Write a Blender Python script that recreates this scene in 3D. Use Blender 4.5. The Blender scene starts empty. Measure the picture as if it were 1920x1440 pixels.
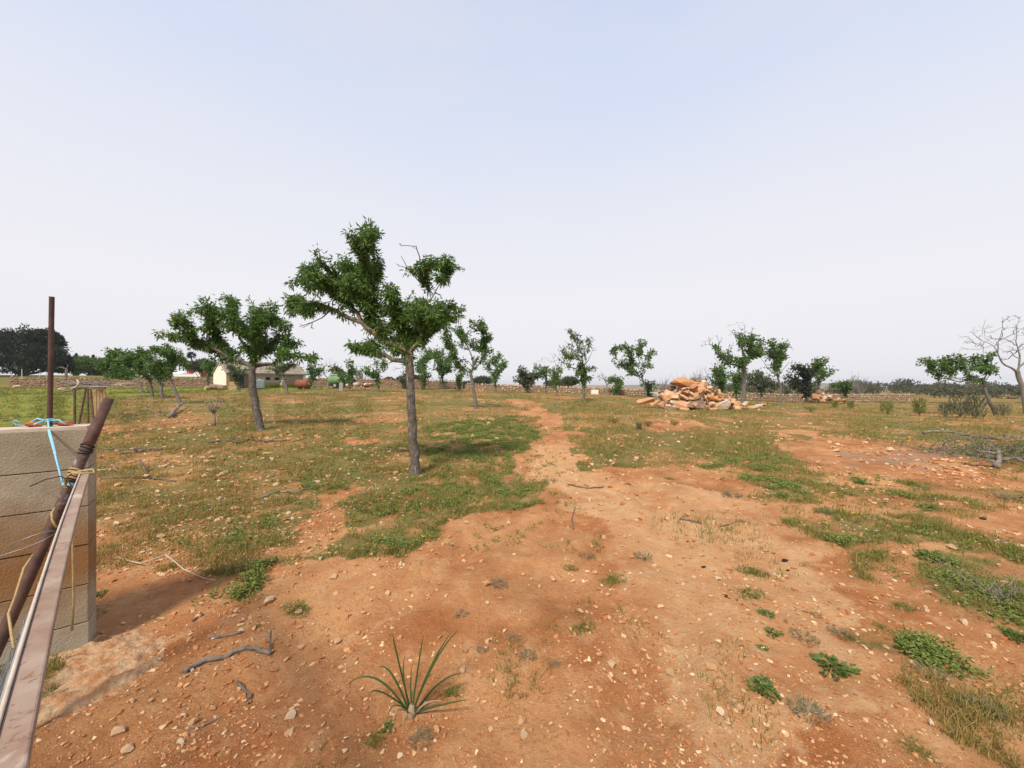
import bpy, bmesh, math
import numpy as np
from mathutils import Vector

# ------------------------------------------------------------------ camera, sky, sun, exposure
EYE, F, CX, CY = 1.6, 720.0, 960.0, 720.0          # eye height; focal length / principal point in photo pixels
SC = bpy.context.scene
COL = SC.collection
cam_d = bpy.data.cameras.new('camera'); cam = bpy.data.objects.new('camera', cam_d); COL.objects.link(cam)
cam.location = (0, 0, EYE); cam.rotation_euler = (math.radians(90), 0, 0)
cam_d.sensor_width = 36; cam_d.lens = 36 * F / 1920; cam_d.clip_start = 0.02; cam_d.clip_end = 12000
SC.camera = cam

SUN_AZ = Vector((-0.42, -0.91)).normalized(); SUN_EL = math.radians(50)
world = bpy.data.worlds.new('World'); SC.world = world; world.use_nodes = True
wn, wl = world.node_tree.nodes, world.node_tree.links
wn.clear()
wo = wn.new('ShaderNodeOutputWorld')
sky = wn.new('ShaderNodeTexSky'); sky.sky_type = 'NISHITA'; sky.sun_disc = False
sky.sun_elevation = SUN_EL; sky.sun_rotation = math.atan2(SUN_AZ.x, SUN_AZ.y)
sky.air_density = 1.0; sky.dust_density = 3.0; sky.ozone_density = 1.5; sky.altitude = 50
b1 = wn.new('ShaderNodeBackground'); b1.inputs['Strength'].default_value = 0.12
wl.new(sky.outputs[0], b1.inputs['Color'])
b2 = wn.new('ShaderNodeBackground'); b2.inputs['Strength'].default_value = 0.88
tc = wn.new('ShaderNodeTexCoord'); sx = wn.new('ShaderNodeSeparateXYZ'); wl.new(tc.outputs['Generated'], sx.inputs[0])
cr = wn.new('ShaderNodeValToRGB')                    # milky spring haze: thick at the horizon, thinner overhead, same all round
e = cr.color_ramp.elements
e[0].position = 0.0; e[0].color = (1, 1, 1, 1); e[1].position = 1.0; e[1].color = (0.75, 0.75, 0.75, 1)
for p, v in ((0.2, 0.97), (0.5, 0.9), (0.7, 0.84)):
    k = e.new(p); k.color = (v, v, v, 1)
wl.new(sx.outputs['Z'], cr.inputs[0])
hz = wn.new('ShaderNodeValToRGB'); e = hz.color_ramp.elements
e[0].position = 0.0; e[0].color = (.80, .79, .83, 1); e[1].position = 1.0; e[1].color = (.50, .64, .95, 1)
for p, c in ((.2, (.855, .848, .885)), (.4, (.81, .83, .915)), (.65, (.68, .76, .96))):
    k = e.new(p); k.color = (*c, 1)
wl.new(sx.outputs['Z'], hz.inputs[0]); 
mpw = wn.new('ShaderNodeMapping'); mpw.inputs['Scale'].default_value = (1, 1, 3); wl.new(tc.outputs['Generated'], mpw.inputs[0])   # faint uneven veil of high cloud
nzw = wn.new('ShaderNodeTexNoise'); nzw.inputs['Scale'].default_value = 1.6; nzw.inputs['Detail'].default_value = 5; nzw.inputs['Roughness'].default_value = .55; wl.new(mpw.outputs[0], nzw.inputs['Vector'])
rmw = wn.new('ShaderNodeMapRange'); rmw.inputs[1].default_value = .4; rmw.inputs[2].default_value = .75; rmw.inputs[3].default_value = 0; rmw.inputs[4].default_value = .6; wl.new(nzw.outputs['Fac'], rmw.inputs[0])
mcw = wn.new('ShaderNodeMix'); mcw.data_type = 'RGBA'; wl.new(rmw.outputs[0], mcw.inputs[0]); wl.new(hz.outputs[0], mcw.inputs[6]); mcw.inputs[7].default_value = (.85, .84, .885, 1); wl.new(mcw.outputs[2], b2.inputs['Color'])
mxs = wn.new('ShaderNodeMixShader'); wl.new(cr.outputs[0], mxs.inputs[0]); wl.new(b1.outputs[0], mxs.inputs[1]); wl.new(b2.outputs[0], mxs.inputs[2])
wl.new(mxs.outputs[0], wo.inputs['Surface'])

sun_d = bpy.data.lights.new('sun', 'SUN'); sun_d.energy = 3.9; sun_d.angle = math.radians(8.5); sun_d.color = (1.0, 0.93, 0.82)
sun = bpy.data.objects.new('sun', sun_d); COL.objects.link(sun)
ce = math.cos(SUN_EL)
sun.rotation_euler = Vector((-SUN_AZ.x * ce, -SUN_AZ.y * ce, -math.sin(SUN_EL))).to_track_quat('-Z', 'Y').to_euler()
sun.location = (-10, -20, 30)
SC.view_settings.view_transform = 'Standard'; SC.view_settings.look = 'None'
SC.view_settings.exposure = 0.25; SC.view_settings.gamma = 1.0; SC.view_settings.use_curve_mapping = False
SC.cycles.use_denoising = True
SC.cycles.max_bounces = 6; SC.cycles.transparent_max_bounces = 8

rng = np.random.default_rng(11)

# ------------------------------------------------------------------ noise and terrain
def _hash(ix, iy, seed):
    n = (ix.astype(np.int64) * 374761393 + iy.astype(np.int64) * 668265263 + seed * 1442695041) & 0xffffffff
    n = ((n ^ (n >> 13)) * 1274126177) & 0xffffffff
    n = ((n ^ (n >> 15)) * 2246822519) & 0xffffffff
    return ((n ^ (n >> 16)) & 0xffffffff) / 4294967296.0
def vnoise(x, y, seed=0):
    x = np.asarray(x, float); y = np.asarray(y, float)
    ix = np.floor(x); iy = np.floor(y); fx = x - ix; fy = y - iy
    fx = fx * fx * (3 - 2 * fx); fy = fy * fy * (3 - 2 * fy)
    a = _hash(ix, iy, seed); b = _hash(ix + 1, iy, seed); c = _hash(ix, iy + 1, seed); d = _hash(ix + 1, iy + 1, seed)
    return (a + (b - a) * fx) * (1 - fy) + (c + (d - c) * fx) * fy
def fbm(x, y, seed=0, o=4):
    s = 0; a = 0.5; t = 0
    for i in range(o):
        s = s + a * vnoise(x * 2 ** i, y * 2 ** i, seed + i * 17); t += a; a *= 0.5
    return s / t
def sstep(a, b, x):
    t = np.clip((x - a) / (b - a), 0, 1); return t * t * (3 - 2 * t)
HX = [-3000, -120, -65, -20, 3, 22, 41, 72, 3000]; HV = [1.7, 1.6, 1.3, 1.15, .5, -.25, -1.1, -1.2, -1.6]
def macro(x, y):
    s = np.clip((y - 2) / 53, 0, 1) ** 0.8
    h = np.interp(x, HX, HV) * s
    rise = np.interp(x, [-90, -45, -12], [1.9, 1.7, 0]) * sstep(58, 78, y)
    fall = -9 * sstep(120, 700, np.hypot(x, y)) + 0.0
    return h + rise + fall
def ground(x, y):
    x = np.asarray(x, float); y = np.asarray(y, float)
    h = macro(x, y)
    fd = np.clip(1.3 - np.hypot(x, y) / 60, 0.15, 1)
    h = h + (fbm(x / 2.3, y / 2.3, 3, 3) - .5) * .12 * fd + (fbm(x / .42, y / .42, 9, 4) - .5) * .075 * fd
    if RUTS: h = h + rut_depth(x, y)
    h = h + (fbm(x / .13, y / .13, 15, 3) - .5) * .045 * np.clip(1.2 - np.hypot(x, y) / 7, 0, 1)
    return h
RUTS = []
def rut_depth(x, y):
    d = np.zeros(np.shape(x))
    for P, w in RUTS:
        m = np.full(np.shape(x), 9.0)
        for a, b in zip(P[:-1], P[1:]):
            ab = b - a; t = np.clip(((x - a[0]) * ab[0] + (y - a[1]) * ab[1]) / (ab @ ab), 0, 1); m = np.minimum(m, np.hypot(x - a[0] - t * ab[0], y - a[1] - t * ab[1]))
        d = d - .045 * np.exp(-(m / w) ** 2) + .02 * np.exp(-((m - w * 1.9) / (w * .7)) ** 2)
    return d
def px2ray(px, py): return (px - CX) / F, (CY - py) / F
def hit(px, py, ymax=53.0):
    """where the ray through a photo pixel meets the ground (macro relief)"""
    kx, kz = px2ray(px, py)
    Y = np.geomspace(0.5, ymax, 900)
    d = EYE + kz * Y - macro(kx * Y, Y)
    i = np.nonzero(d <= 0)[0]
    Yh = Y[i[0]] if len(i) else ymax
    return np.array([kx * Yh, Yh, float(ground(kx * Yh, Yh))])
def hits(px, py, ymax=56.0):
    px = np.asarray(px, float); py = np.asarray(py, float)
    kx = (px - CX) / F; dy = np.maximum(py - CY, 1.0) / F
    Y = np.clip(EYE / dy, .4, ymax)
    for _ in range(14):
        Y = np.clip(.5 * Y + .5 * (EYE - macro(kx * Y, Y)) / dy, .4, ymax)
    X = kx * Y
    return X, Y, ground(X, Y)
for pts_ in ([(1010, 790), (1015, 840), (985, 900), (960, 960), (860, 1060), (700, 1170), (480, 1300), (200, 1440)], [(1130, 840), (1190, 900), (1240, 960), (1265, 1060), (1275, 1140), (1230, 1280), (1150, 1440)]):
    RUTS.append((np.array([hit(*p)[:2] for p in pts_]), .16))
def at(px, py, Y):
    kx, kz = px2ray(px, py); return np.array([kx * Y, Y, EYE + kz * Y])

# ------------------------------------------------------------------ zones of the ground, drawn as polygons on the ground
def gpoly(pts):
    out = []
    for (px, py) in pts:
        if py > 1900: out.append(((px - CX) / F * .9, -6.0 if py > 2500 else .9))
        else:
            p = hit(px, py); out.append((p[0], p[1]))
    return np.array(out)
def inpoly(P, x, y):
    c = np.zeros(x.shape, bool); n = len(P); j = n - 1
    for i in range(n):
        xi, yi = P[i]; xj, yj = P[j]
        if yi != yj:
            c ^= ((yi > y) != (yj > y)) & (x < (xj - xi) * (y - yi) / (yj - yi) + xi)
        j = i
    return c
SOIL = [gpoly(p) for p in (
    [(-160, 1440), (60, 1250), (180, 1095), (300, 1078), (420, 1100), (560, 1068), (650, 1050), (760, 1035), (850, 988), (872, 962),
     (930, 952), (1000, 945), (1005, 915), (968, 890), (1003, 840), (1028, 806), (985, 772), (945, 750), (990, 750), (1050, 790), (1085, 830), (1110, 880),
     (1200, 878), (1340, 876), (1400, 935), (1500, 985), (1620, 1065), (1700, 1170), (1770, 1290), (1870, 1440), (2300, 1900), (3800, 2600), (-3800, 2600)],
    [(1455, 832), (1560, 822), (1700, 828), (1800, 850), (1870, 885), (1800, 908), (1640, 893), (1520, 872)],
    [(590, 930), (640, 920), (625, 1000), (600, 1040), (540, 1064), (480, 1084), (560, 1010)],
    [(1530, 905), (1640, 895), (1740, 905), (1650, 918)],
    [(1760, 975), (1960, 960), (2050, 1050), (1900, 1010)],
    [(1180, 800), (1300, 790), (1330, 800), (1250, 812)], [(1480, 800), (1520, 798), (1530, 825), (1470, 830)],
    [(650, 822), (700, 818), (710, 826), (660, 832)])]
DENSE = [gpoly(p) for p in (
    [(615, 1030), (640, 980), (720, 930), (800, 905), (900, 875), (950, 830), (1000, 792), (1012, 810), (1000, 850), (960, 890), (905, 922), (850, 955), (842, 988), (765, 1022), (690, 1050)],
    [(918, 925), (955, 910), (1000, 915), (1003, 945), (960, 958), (925, 950)],
    [(795, 800), (960, 780), (1000, 795), (960, 850), (850, 885), (795, 885)],
    [(1355, 880), (1390, 856), (1460, 850), (1455, 880), (1540, 905), (1540, 938), (1420, 932), (1380, 905)],
    [(1485, 985), (1560, 1000), (1640, 1035), (1560, 1028)], [(1640, 918), (1700, 914), (1800, 945), (1900, 962), (1720, 962)],
    [(1770, 845), (1920, 825), (2050, 850), (2000, 885), (1850, 875)],
    [(1690, 1080), (1920, 1050), (2050, 1200), (1900, 1190), (1800, 1150)], [(1700, 1205), (1760, 1220), (1850, 1265), (1800, 1275), (1720, 1240)],
    [(360, 1145), (400, 1125), (500, 1078), (560, 1064), (480, 1100), (395, 1150)],
    [(1640, 970), (1720, 960), (1800, 1000), (1900, 1020), (1800, 1040)], [(560, 880), (600, 910), (590, 960), (520, 1010), (420, 1040), (470, 980)])]
LEFTGREEN = gpoly([(-900, 728), (210, 726), (230, 770), (120, 800), (-900, 830)])
LEFTGREEN2 = gpoly([(200, 726), (620, 726), (620, 734), (400, 736), (200, 746)])
ASH = gpoly([(1590, 850), (1660, 842), (1740, 850), (1760, 872), (1680, 884), (1600, 872)])
PALE = gpoly([(1000, 830), (1090, 850), (1130, 900), (1360, 920), (1480, 1010), (1600, 1130), (1680, 1260), (1720, 1440), (1330, 1440), (1180, 1270), (1240, 1130), (1150, 1000), (1050, 930), (985, 900)])
def pale_zone(x, y):
    r = np.hypot(x, y); jx = x + (fbm(x / .8, y / .8, 61, 4) - .5) * (.7 + .1 * r); jy = y + (fbm(x / .8, y / .8, 67, 4) - .5) * (.7 + .12 * r)
    return inpoly(PALE, jx, jy) * np.clip(fbm(x / .35, y / .35, 69, 3) * 1.5 - .15, 0, .85)
def zones(x, y):
    """veg 0..1 (plant cover), green 0..1 (fresh rather than dry), ash 0..1"""
    r = np.hypot(x, y)
    jx = x + (fbm(x / .7, y / .7, 31, 4) - .5) * (.5 + .08 * r); jy = y + (fbm(x / .7, y / .7, 57, 4) - .5) * (.5 + .11 * r)
    q = .18 + .02 * r; jx = jx + (fbm(x / q, y / q, 35, 2) - .5) * (.35 + .05 * r); jy = jy + (fbm(x / q, y / q, 36, 2) - .5) * (.35 + .07 * r)
    n = fbm(x / 1.1, y / 1.1, 77, 4); n2 = fbm(x / 4.0, y / 4.0, 91, 3)
    veg = np.clip(.92 + (n - .5) * 1.7 + (n2 - .5) * .9, .15, 1)
    right = sstep(1.0, 3.0, x) * sstep(9, 5, y)
    veg = veg * (1 - right * (.30 + .45 * (fbm(x / .55, y / .4, 83, 3) < .5)))
    green = np.clip(.30 + .35 * right + (n2 - .5) * 1.3 + (n - .5) * .5, 0, 1)
    soil = np.zeros(x.shape, bool)
    for P in SOIL: soil |= inpoly(P, jx, jy)
    veg = np.where(soil, np.clip((n - .62) * 1.2, 0, .25), veg)
    dn = np.zeros(x.shape, bool)
    for P in DENSE: dn |= inpoly(P, jx, jy)
    dn &= fbm(x / .45, y / .45, 141, 3) > .36
    veg = np.where(dn, np.clip(.75 + (fbm(x / .2, y / .2, 19, 3) - .5) * 1.6, .2, 1), veg); green = np.where(dn, np.clip(.55 + (n - .5), .3, .9), green)
    lg = inpoly(LEFTGREEN, jx, jy) | inpoly(LEFTGREEN2, jx, jy)
    veg = np.where(lg, 1, veg); green = np.where(lg, .95, green)
    far_left = (y > 57) & (x < -5) & (y < 400)
    veg = np.where(far_left, 1, veg); green = np.where(far_left, .75, green)
    ash = inpoly(ASH, jx, jy).astype(float)
    return veg, green, ash, dn, soil

# ------------------------------------------------------------------ mesh helpers
def new_mesh(name, V, tris=None, quads=None, smooth=False):
    V = np.asarray(V, np.float32).reshape(-1, 3)
    tris = np.zeros((0, 3), np.int32) if tris is None else np.asarray(tris, np.int32).reshape(-1, 3)
    quads = np.zeros((0, 4), np.int32) if quads is None else np.asarray(quads, np.int32).reshape(-1, 4)
    me = bpy.data.meshes.new(name)
    me.vertices.add(len(V)); me.vertices.foreach_set('co', V.ravel())
    nl = tris.size + quads.size; nf = len(tris) + len(quads)
    me.loops.add(nl); me.polygons.add(nf)
    me.loops.foreach_set('vertex_index', np.concatenate([tris.ravel(), quads.ravel()]).astype(np.int32))
    st = np.concatenate([np.arange(len(tris)) * 3, tris.size + np.arange(len(quads)) * 4]).astype(np.int32)
    me.polygons.foreach_set('loop_start', st)
    me.polygons.foreach_set('use_smooth', np.full(nf, smooth))
    me.update(calc_edges=True); me.validate()
    return me
class MB:
    def __init__(s): s.V = []; s.T = []; s.Q = []; s.n = 0
    def add(s, V, tris=None, quads=None):
        V = np.asarray(V, float).reshape(-1, 3); s.V.append(V)
        if tris is not None and len(tris): s.T.append(np.asarray(tris, np.int64).reshape(-1, 3) + s.n)
        if quads is not None and len(quads): s.Q.append(np.asarray(quads, np.int64).reshape(-1, 4) + s.n)
        s.n += len(V); return s
    def tube(s, P, R, k=6, cap=True):
        P = np.asarray(P, float); n = len(P); R = np.broadcast_to(np.asarray(R, float), (n,))
        T = np.gradient(P, axis=0) if n > 2 else np.repeat((P[1] - P[0])[None], n, 0)
        T = T / (np.linalg.norm(T, axis=1, keepdims=True) + 1e-9)
        ref = np.array([0, 0, 1.]) if abs(T[0, 2]) < .9 else np.array([1., 0, 0])
        u = np.cross(T[0], ref); u /= np.linalg.norm(u); U = []
        for i in range(n):
            u = u - T[i] * np.dot(u, T[i]); u /= (np.linalg.norm(u) + 1e-9); U.append(u)
        U = np.array(U); W = np.cross(T, U)
        a = np.arange(k) * 2 * math.pi / k
        V = P[:, None] + R[:, None, None] * (np.cos(a)[None, :, None] * U[:, None] + np.sin(a)[None, :, None] * W[:, None])
        i = np.arange(n - 1)[:, None] * k; j = np.arange(k)[None]; j2 = (j + 1) % k
        Q = np.stack([i + j, i + j2, i + k + j2, i + k + j], -1).reshape(-1, 4)
        V = V.reshape(-1, 3); Tt = None
        if cap:
            V = np.vstack([V, P[0], P[-1]]); c0 = n * k; c1 = c0 + 1; jj = np.arange(k); j3 = (jj + 1) % k
            Tt = np.vstack([np.stack([np.full(k, c0), j3, jj], -1), np.stack([np.full(k, c1), (n - 1) * k + jj, (n - 1) * k + j3], -1)])
        return s.add(V, Tt, Q)
    def box(s, c, d, rz=0, M=None, bev=0):
        x, y, z = np.asarray(d, float) / 2
        V = np.array([[-x, -y, -z], [x, -y, -z], [x, y, -z], [-x, y, -z], [-x, -y, z], [x, -y, z], [x, y, z], [-x, y, z]])
        if M is not None: V = V @ np.asarray(M, float).T
        if rz: cs, sn = math.cos(rz), math.sin(rz); V = V @ np.array([[cs, sn, 0], [-sn, cs, 0], [0, 0, 1]])
        return s.add(V + np.asarray(c, float), None, [[0, 3, 2, 1], [4, 5, 6, 7], [0, 1, 5, 4], [1, 2, 6, 5], [2, 3, 7, 6], [3, 0, 4, 7]])
    def mesh(s, name, off=(0, 0, 0), smooth=False):
        V = np.vstack(s.V) - np.asarray(off, float)
        return new_mesh(name, V, np.vstack(s.T) if s.T else None, np.vstack(s.Q) if s.Q else None, smooth)
def link(name, me, material, loc=(0, 0, 0), parent=None, label=None, cat=None, group=None, kind=None):
    o = bpy.data.objects.new(name, me); COL.objects.link(o); o.location = loc
    if parent is not None: o.parent = parent
    if me is not None and material is not None and not me.materials: me.materials.append(material)
    if label: o['label'] = label
    if cat: o['category'] = cat
    if group: o['group'] = group
    if kind: o['kind'] = kind
    return o
def thing(name, loc, label, cat, group=None): return link(name, None, None, tuple(map(float, loc)), None, label, cat, group)
def part(name, mb, material, parent, smooth=False, kind=None, label=None):
    off = np.array(parent.location)
    if parent.parent is not None: off = off + np.array(parent.parent.location)
    return link(name, mb.mesh(name, off, smooth), material, (0, 0, 0), parent, label=label, kind=kind)
def single(name, mb, material, loc, label, cat, group=None, smooth=False, kind=None):
    return link(name, mb.mesh(name, loc, smooth), material, tuple(map(float, loc)), None, label, cat, group, kind)
def bevel(o, w, seg=2):
    m = o.modifiers.new('bevel', 'BEVEL'); m.width = w; m.segments = seg; m.limit_method = 'ANGLE'; return o
def unit(v): return v / (np.linalg.norm(v, axis=-1, keepdims=True) + 1e-9)
def leaves(mb, P, D, L, W, fold=.25):
    n = len(P); L = np.broadcast_to(L, (n,))[:, None]; W = np.broadcast_to(W, (n,))[:, None]
    D = unit(D); S = unit(np.cross(D, rng.normal(size=(n, 3)))); N = np.cross(S, D)
    V = np.stack([P, P + D * L * .45 + S * W / 2 + N * W * fold, P + D * L - N * L * .12, P + D * L * .45 - S * W / 2 + N * W * fold], 1)
    b = np.arange(n)[:, None] * 4
    mb.add(V.reshape(-1, 3), np.concatenate([b + [0, 1, 2], b + [0, 2, 3]]))
def blades(mb, P, H, W, lean):
    """P root, H height, W width, lean = horizontal offset vector of the tip (n,2)"""
    n = len(P); a = rng.uniform(0, 6.283, n); S = np.stack([np.cos(a), np.sin(a), np.zeros(n)], -1)
    H = np.broadcast_to(H, (n,)); W = np.broadcast_to(W, (n,))[:, None]
    up = np.zeros((n, 3)); up[:, 2] = H; ln = np.concatenate([lean, np.zeros((n, 1))], 1)
    M = P + up * .6 + ln * .3; T = P + up + ln
    V = np.stack([P - S * W / 2, P + S * W / 2, M - S * W * .38, M + S * W * .38, T], 1)
    b = np.arange(n)[:, None] * 5
    mb.add(V.reshape(-1, 3), np.concatenate([b + [0, 1, 3], b + [0, 3, 2], b + [2, 3, 4]]))

# ------------------------------------------------------------------ materials
def node(nt, t, **kw):
    n = nt.nodes.new(t)
    for k, v in kw.items(): setattr(n, k, v)
    return n
def mixc(nt, fac, a, b):
    m = node(nt, 'ShaderNodeMix', data_type='RGBA')
    for s, v in ((m.inputs[0], fac), (m.inputs[6], a), (m.inputs[7], b)):
        if hasattr(v, 'links'): nt.links.new(v, s)
        elif isinstance(v, (tuple, list)): s.default_value = (*v[:3], 1)
        else: s.default_value = v
    return m.outputs[2]
def ramp(nt, src, lo, hi):
    r = node(nt, 'ShaderNodeMapRange'); r.inputs[1].default_value = lo; r.inputs[2].default_value = hi; nt.links.new(src, r.inputs[0]); return r.outputs[0]
def noise(nt, co, scale, detail=4, rough=.6):
    n = node(nt, 'ShaderNodeTexNoise'); n.inputs['Scale'].default_value = scale; n.inputs['Detail'].default_value = detail; n.inputs['Roughness'].default_value = rough
    nt.links.new(co, n.inputs['Vector']); return n.outputs['Fac']
def mat(name, c1, c2=None, c3=None, scale=6, lo=.35, hi=.65, rough=.9, spec=.25, bump=0, bscale=40, bdist=.01, transl=0, objr=False, metal=0, extra=None):
    m = bpy.data.materials.new(name); m.use_nodes = True; nt = m.node_tree; nt.nodes.clear()
    out = node(nt, 'ShaderNodeOutputMaterial'); p = node(nt, 'ShaderNodeBsdfPrincipled')
    p.inputs['Roughness'].default_value = rough; p.inputs['Specular IOR Level'].default_value = spec; p.inputs['Metallic'].default_value = metal
    tcn = node(nt, 'ShaderNodeTexCoord'); co = tcn.outputs['Object']
    col = None
    if c2 is not None:
        col = mixc(nt, ramp(nt, noise(nt, co, scale), lo, hi), c1, c2)
    if c3 is not None:
        if objr: r = node(nt, 'ShaderNodeObjectInfo').outputs['Random']
        else: r = node(nt, 'ShaderNodeNewGeometry').outputs['Random Per Island']
        col = mixc(nt, r, col if col is not None else c1, c3)
    if extra: col = extra(nt, co, col if col is not None else c1)
    if col is not None and hasattr(col, 'links'): nt.links.new(col, p.inputs['Base Color'])
    else: p.inputs['Base Color'].default_value = (*c1, 1)
    if bump:
        bn = node(nt, 'ShaderNodeBump'); bn.inputs['Strength'].default_value = bump; bn.inputs['Distance'].default_value = bdist
        nt.links.new(noise(nt, co, bscale, 6, .65), bn.inputs['Height']); nt.links.new(bn.outputs[0], p.inputs['Normal'])
    sh = p.outputs[0]
    if transl:
        t = node(nt, 'ShaderNodeBsdfTranslucent'); mx = node(nt, 'ShaderNodeMixShader'); mx.inputs[0].default_value = transl
        if col is not None and hasattr(col, 'links'): nt.links.new(col, t.inputs['Color'])
        else: t.inputs['Color'].default_value = (*c1, 1)
        nt.links.new(sh, mx.inputs[1]); nt.links.new(t.outputs[0], mx.inputs[2]); sh = mx.outputs[0]
    nt.links.new(sh, out.inputs['Surface'])
    return m
def lichen(nt, co, col):
    s = node(nt, 'ShaderNodeSeparateXYZ'); nt.links.new(co, s.inputs[0])
    a = node(nt, 'ShaderNodeMath', operation='MULTIPLY'); nt.links.new(ramp(nt, noise(nt, co, 9, 5), .5, .62), a.inputs[0]); nt.links.new(ramp(nt, s.outputs['Z'], 1.7, 2.15), a.inputs[1])
    return mixc(nt, a.outputs[0], pale_scars(nt, co, col), (.25, .155, .03))
def pale_scars(nt, co, col):
    mp = node(nt, 'ShaderNodeMapping'); mp.inputs['Scale'].default_value = (1, 1, .12); nt.links.new(co, mp.inputs[0])
    return mixc(nt, ramp(nt, noise(nt, mp.outputs[0], 45, 4), .6, .7), col, (.42, .38, .32))
def soil_stain_bounce(nt, co, col):  # red soil stain, with warm bounce light off the ground painted into it
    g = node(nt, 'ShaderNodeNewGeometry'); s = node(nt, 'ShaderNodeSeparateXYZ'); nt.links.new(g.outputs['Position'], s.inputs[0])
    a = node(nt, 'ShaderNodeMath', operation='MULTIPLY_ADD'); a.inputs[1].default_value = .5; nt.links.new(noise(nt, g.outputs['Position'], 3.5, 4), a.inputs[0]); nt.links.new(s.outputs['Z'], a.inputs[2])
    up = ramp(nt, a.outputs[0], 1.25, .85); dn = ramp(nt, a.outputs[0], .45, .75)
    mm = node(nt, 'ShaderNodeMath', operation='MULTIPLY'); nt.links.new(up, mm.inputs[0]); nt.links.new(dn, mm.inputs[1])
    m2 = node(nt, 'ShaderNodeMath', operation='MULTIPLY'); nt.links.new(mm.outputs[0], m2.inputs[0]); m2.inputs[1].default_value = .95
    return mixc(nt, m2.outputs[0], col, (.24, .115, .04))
def island_ramp(nt, stops):
    r = node(nt, 'ShaderNodeValToRGB'); e = r.color_ramp.elements; e[0].position, e[1].position = stops[0][0], stops[-1][0]; e[0].color = (*stops[0][1], 1); e[1].color = (*stops[-1][1], 1)
    for p, c in stops[1:-1]: k = e.new(p); k.color = (*c, 1)
    nt.links.new(node(nt, 'ShaderNodeNewGeometry').outputs['Random Per Island'], r.inputs[0]); return r.outputs[0]
def flaking(nt, co, col):
    col = mixc(nt, ramp(nt, noise(nt, co, 34, 6, .75), .57, .64), col, (.20, .10, .065))
    return mixc(nt, ramp(nt, noise(nt, co, 5, 5, .7), .60, .66), col, (.46, .36, .29))
def zinc(nt, co, col): return mixc(nt, ramp(nt, noise(nt, co, 7, 3), .6, .68), col, (.28, .28, .29))
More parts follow.
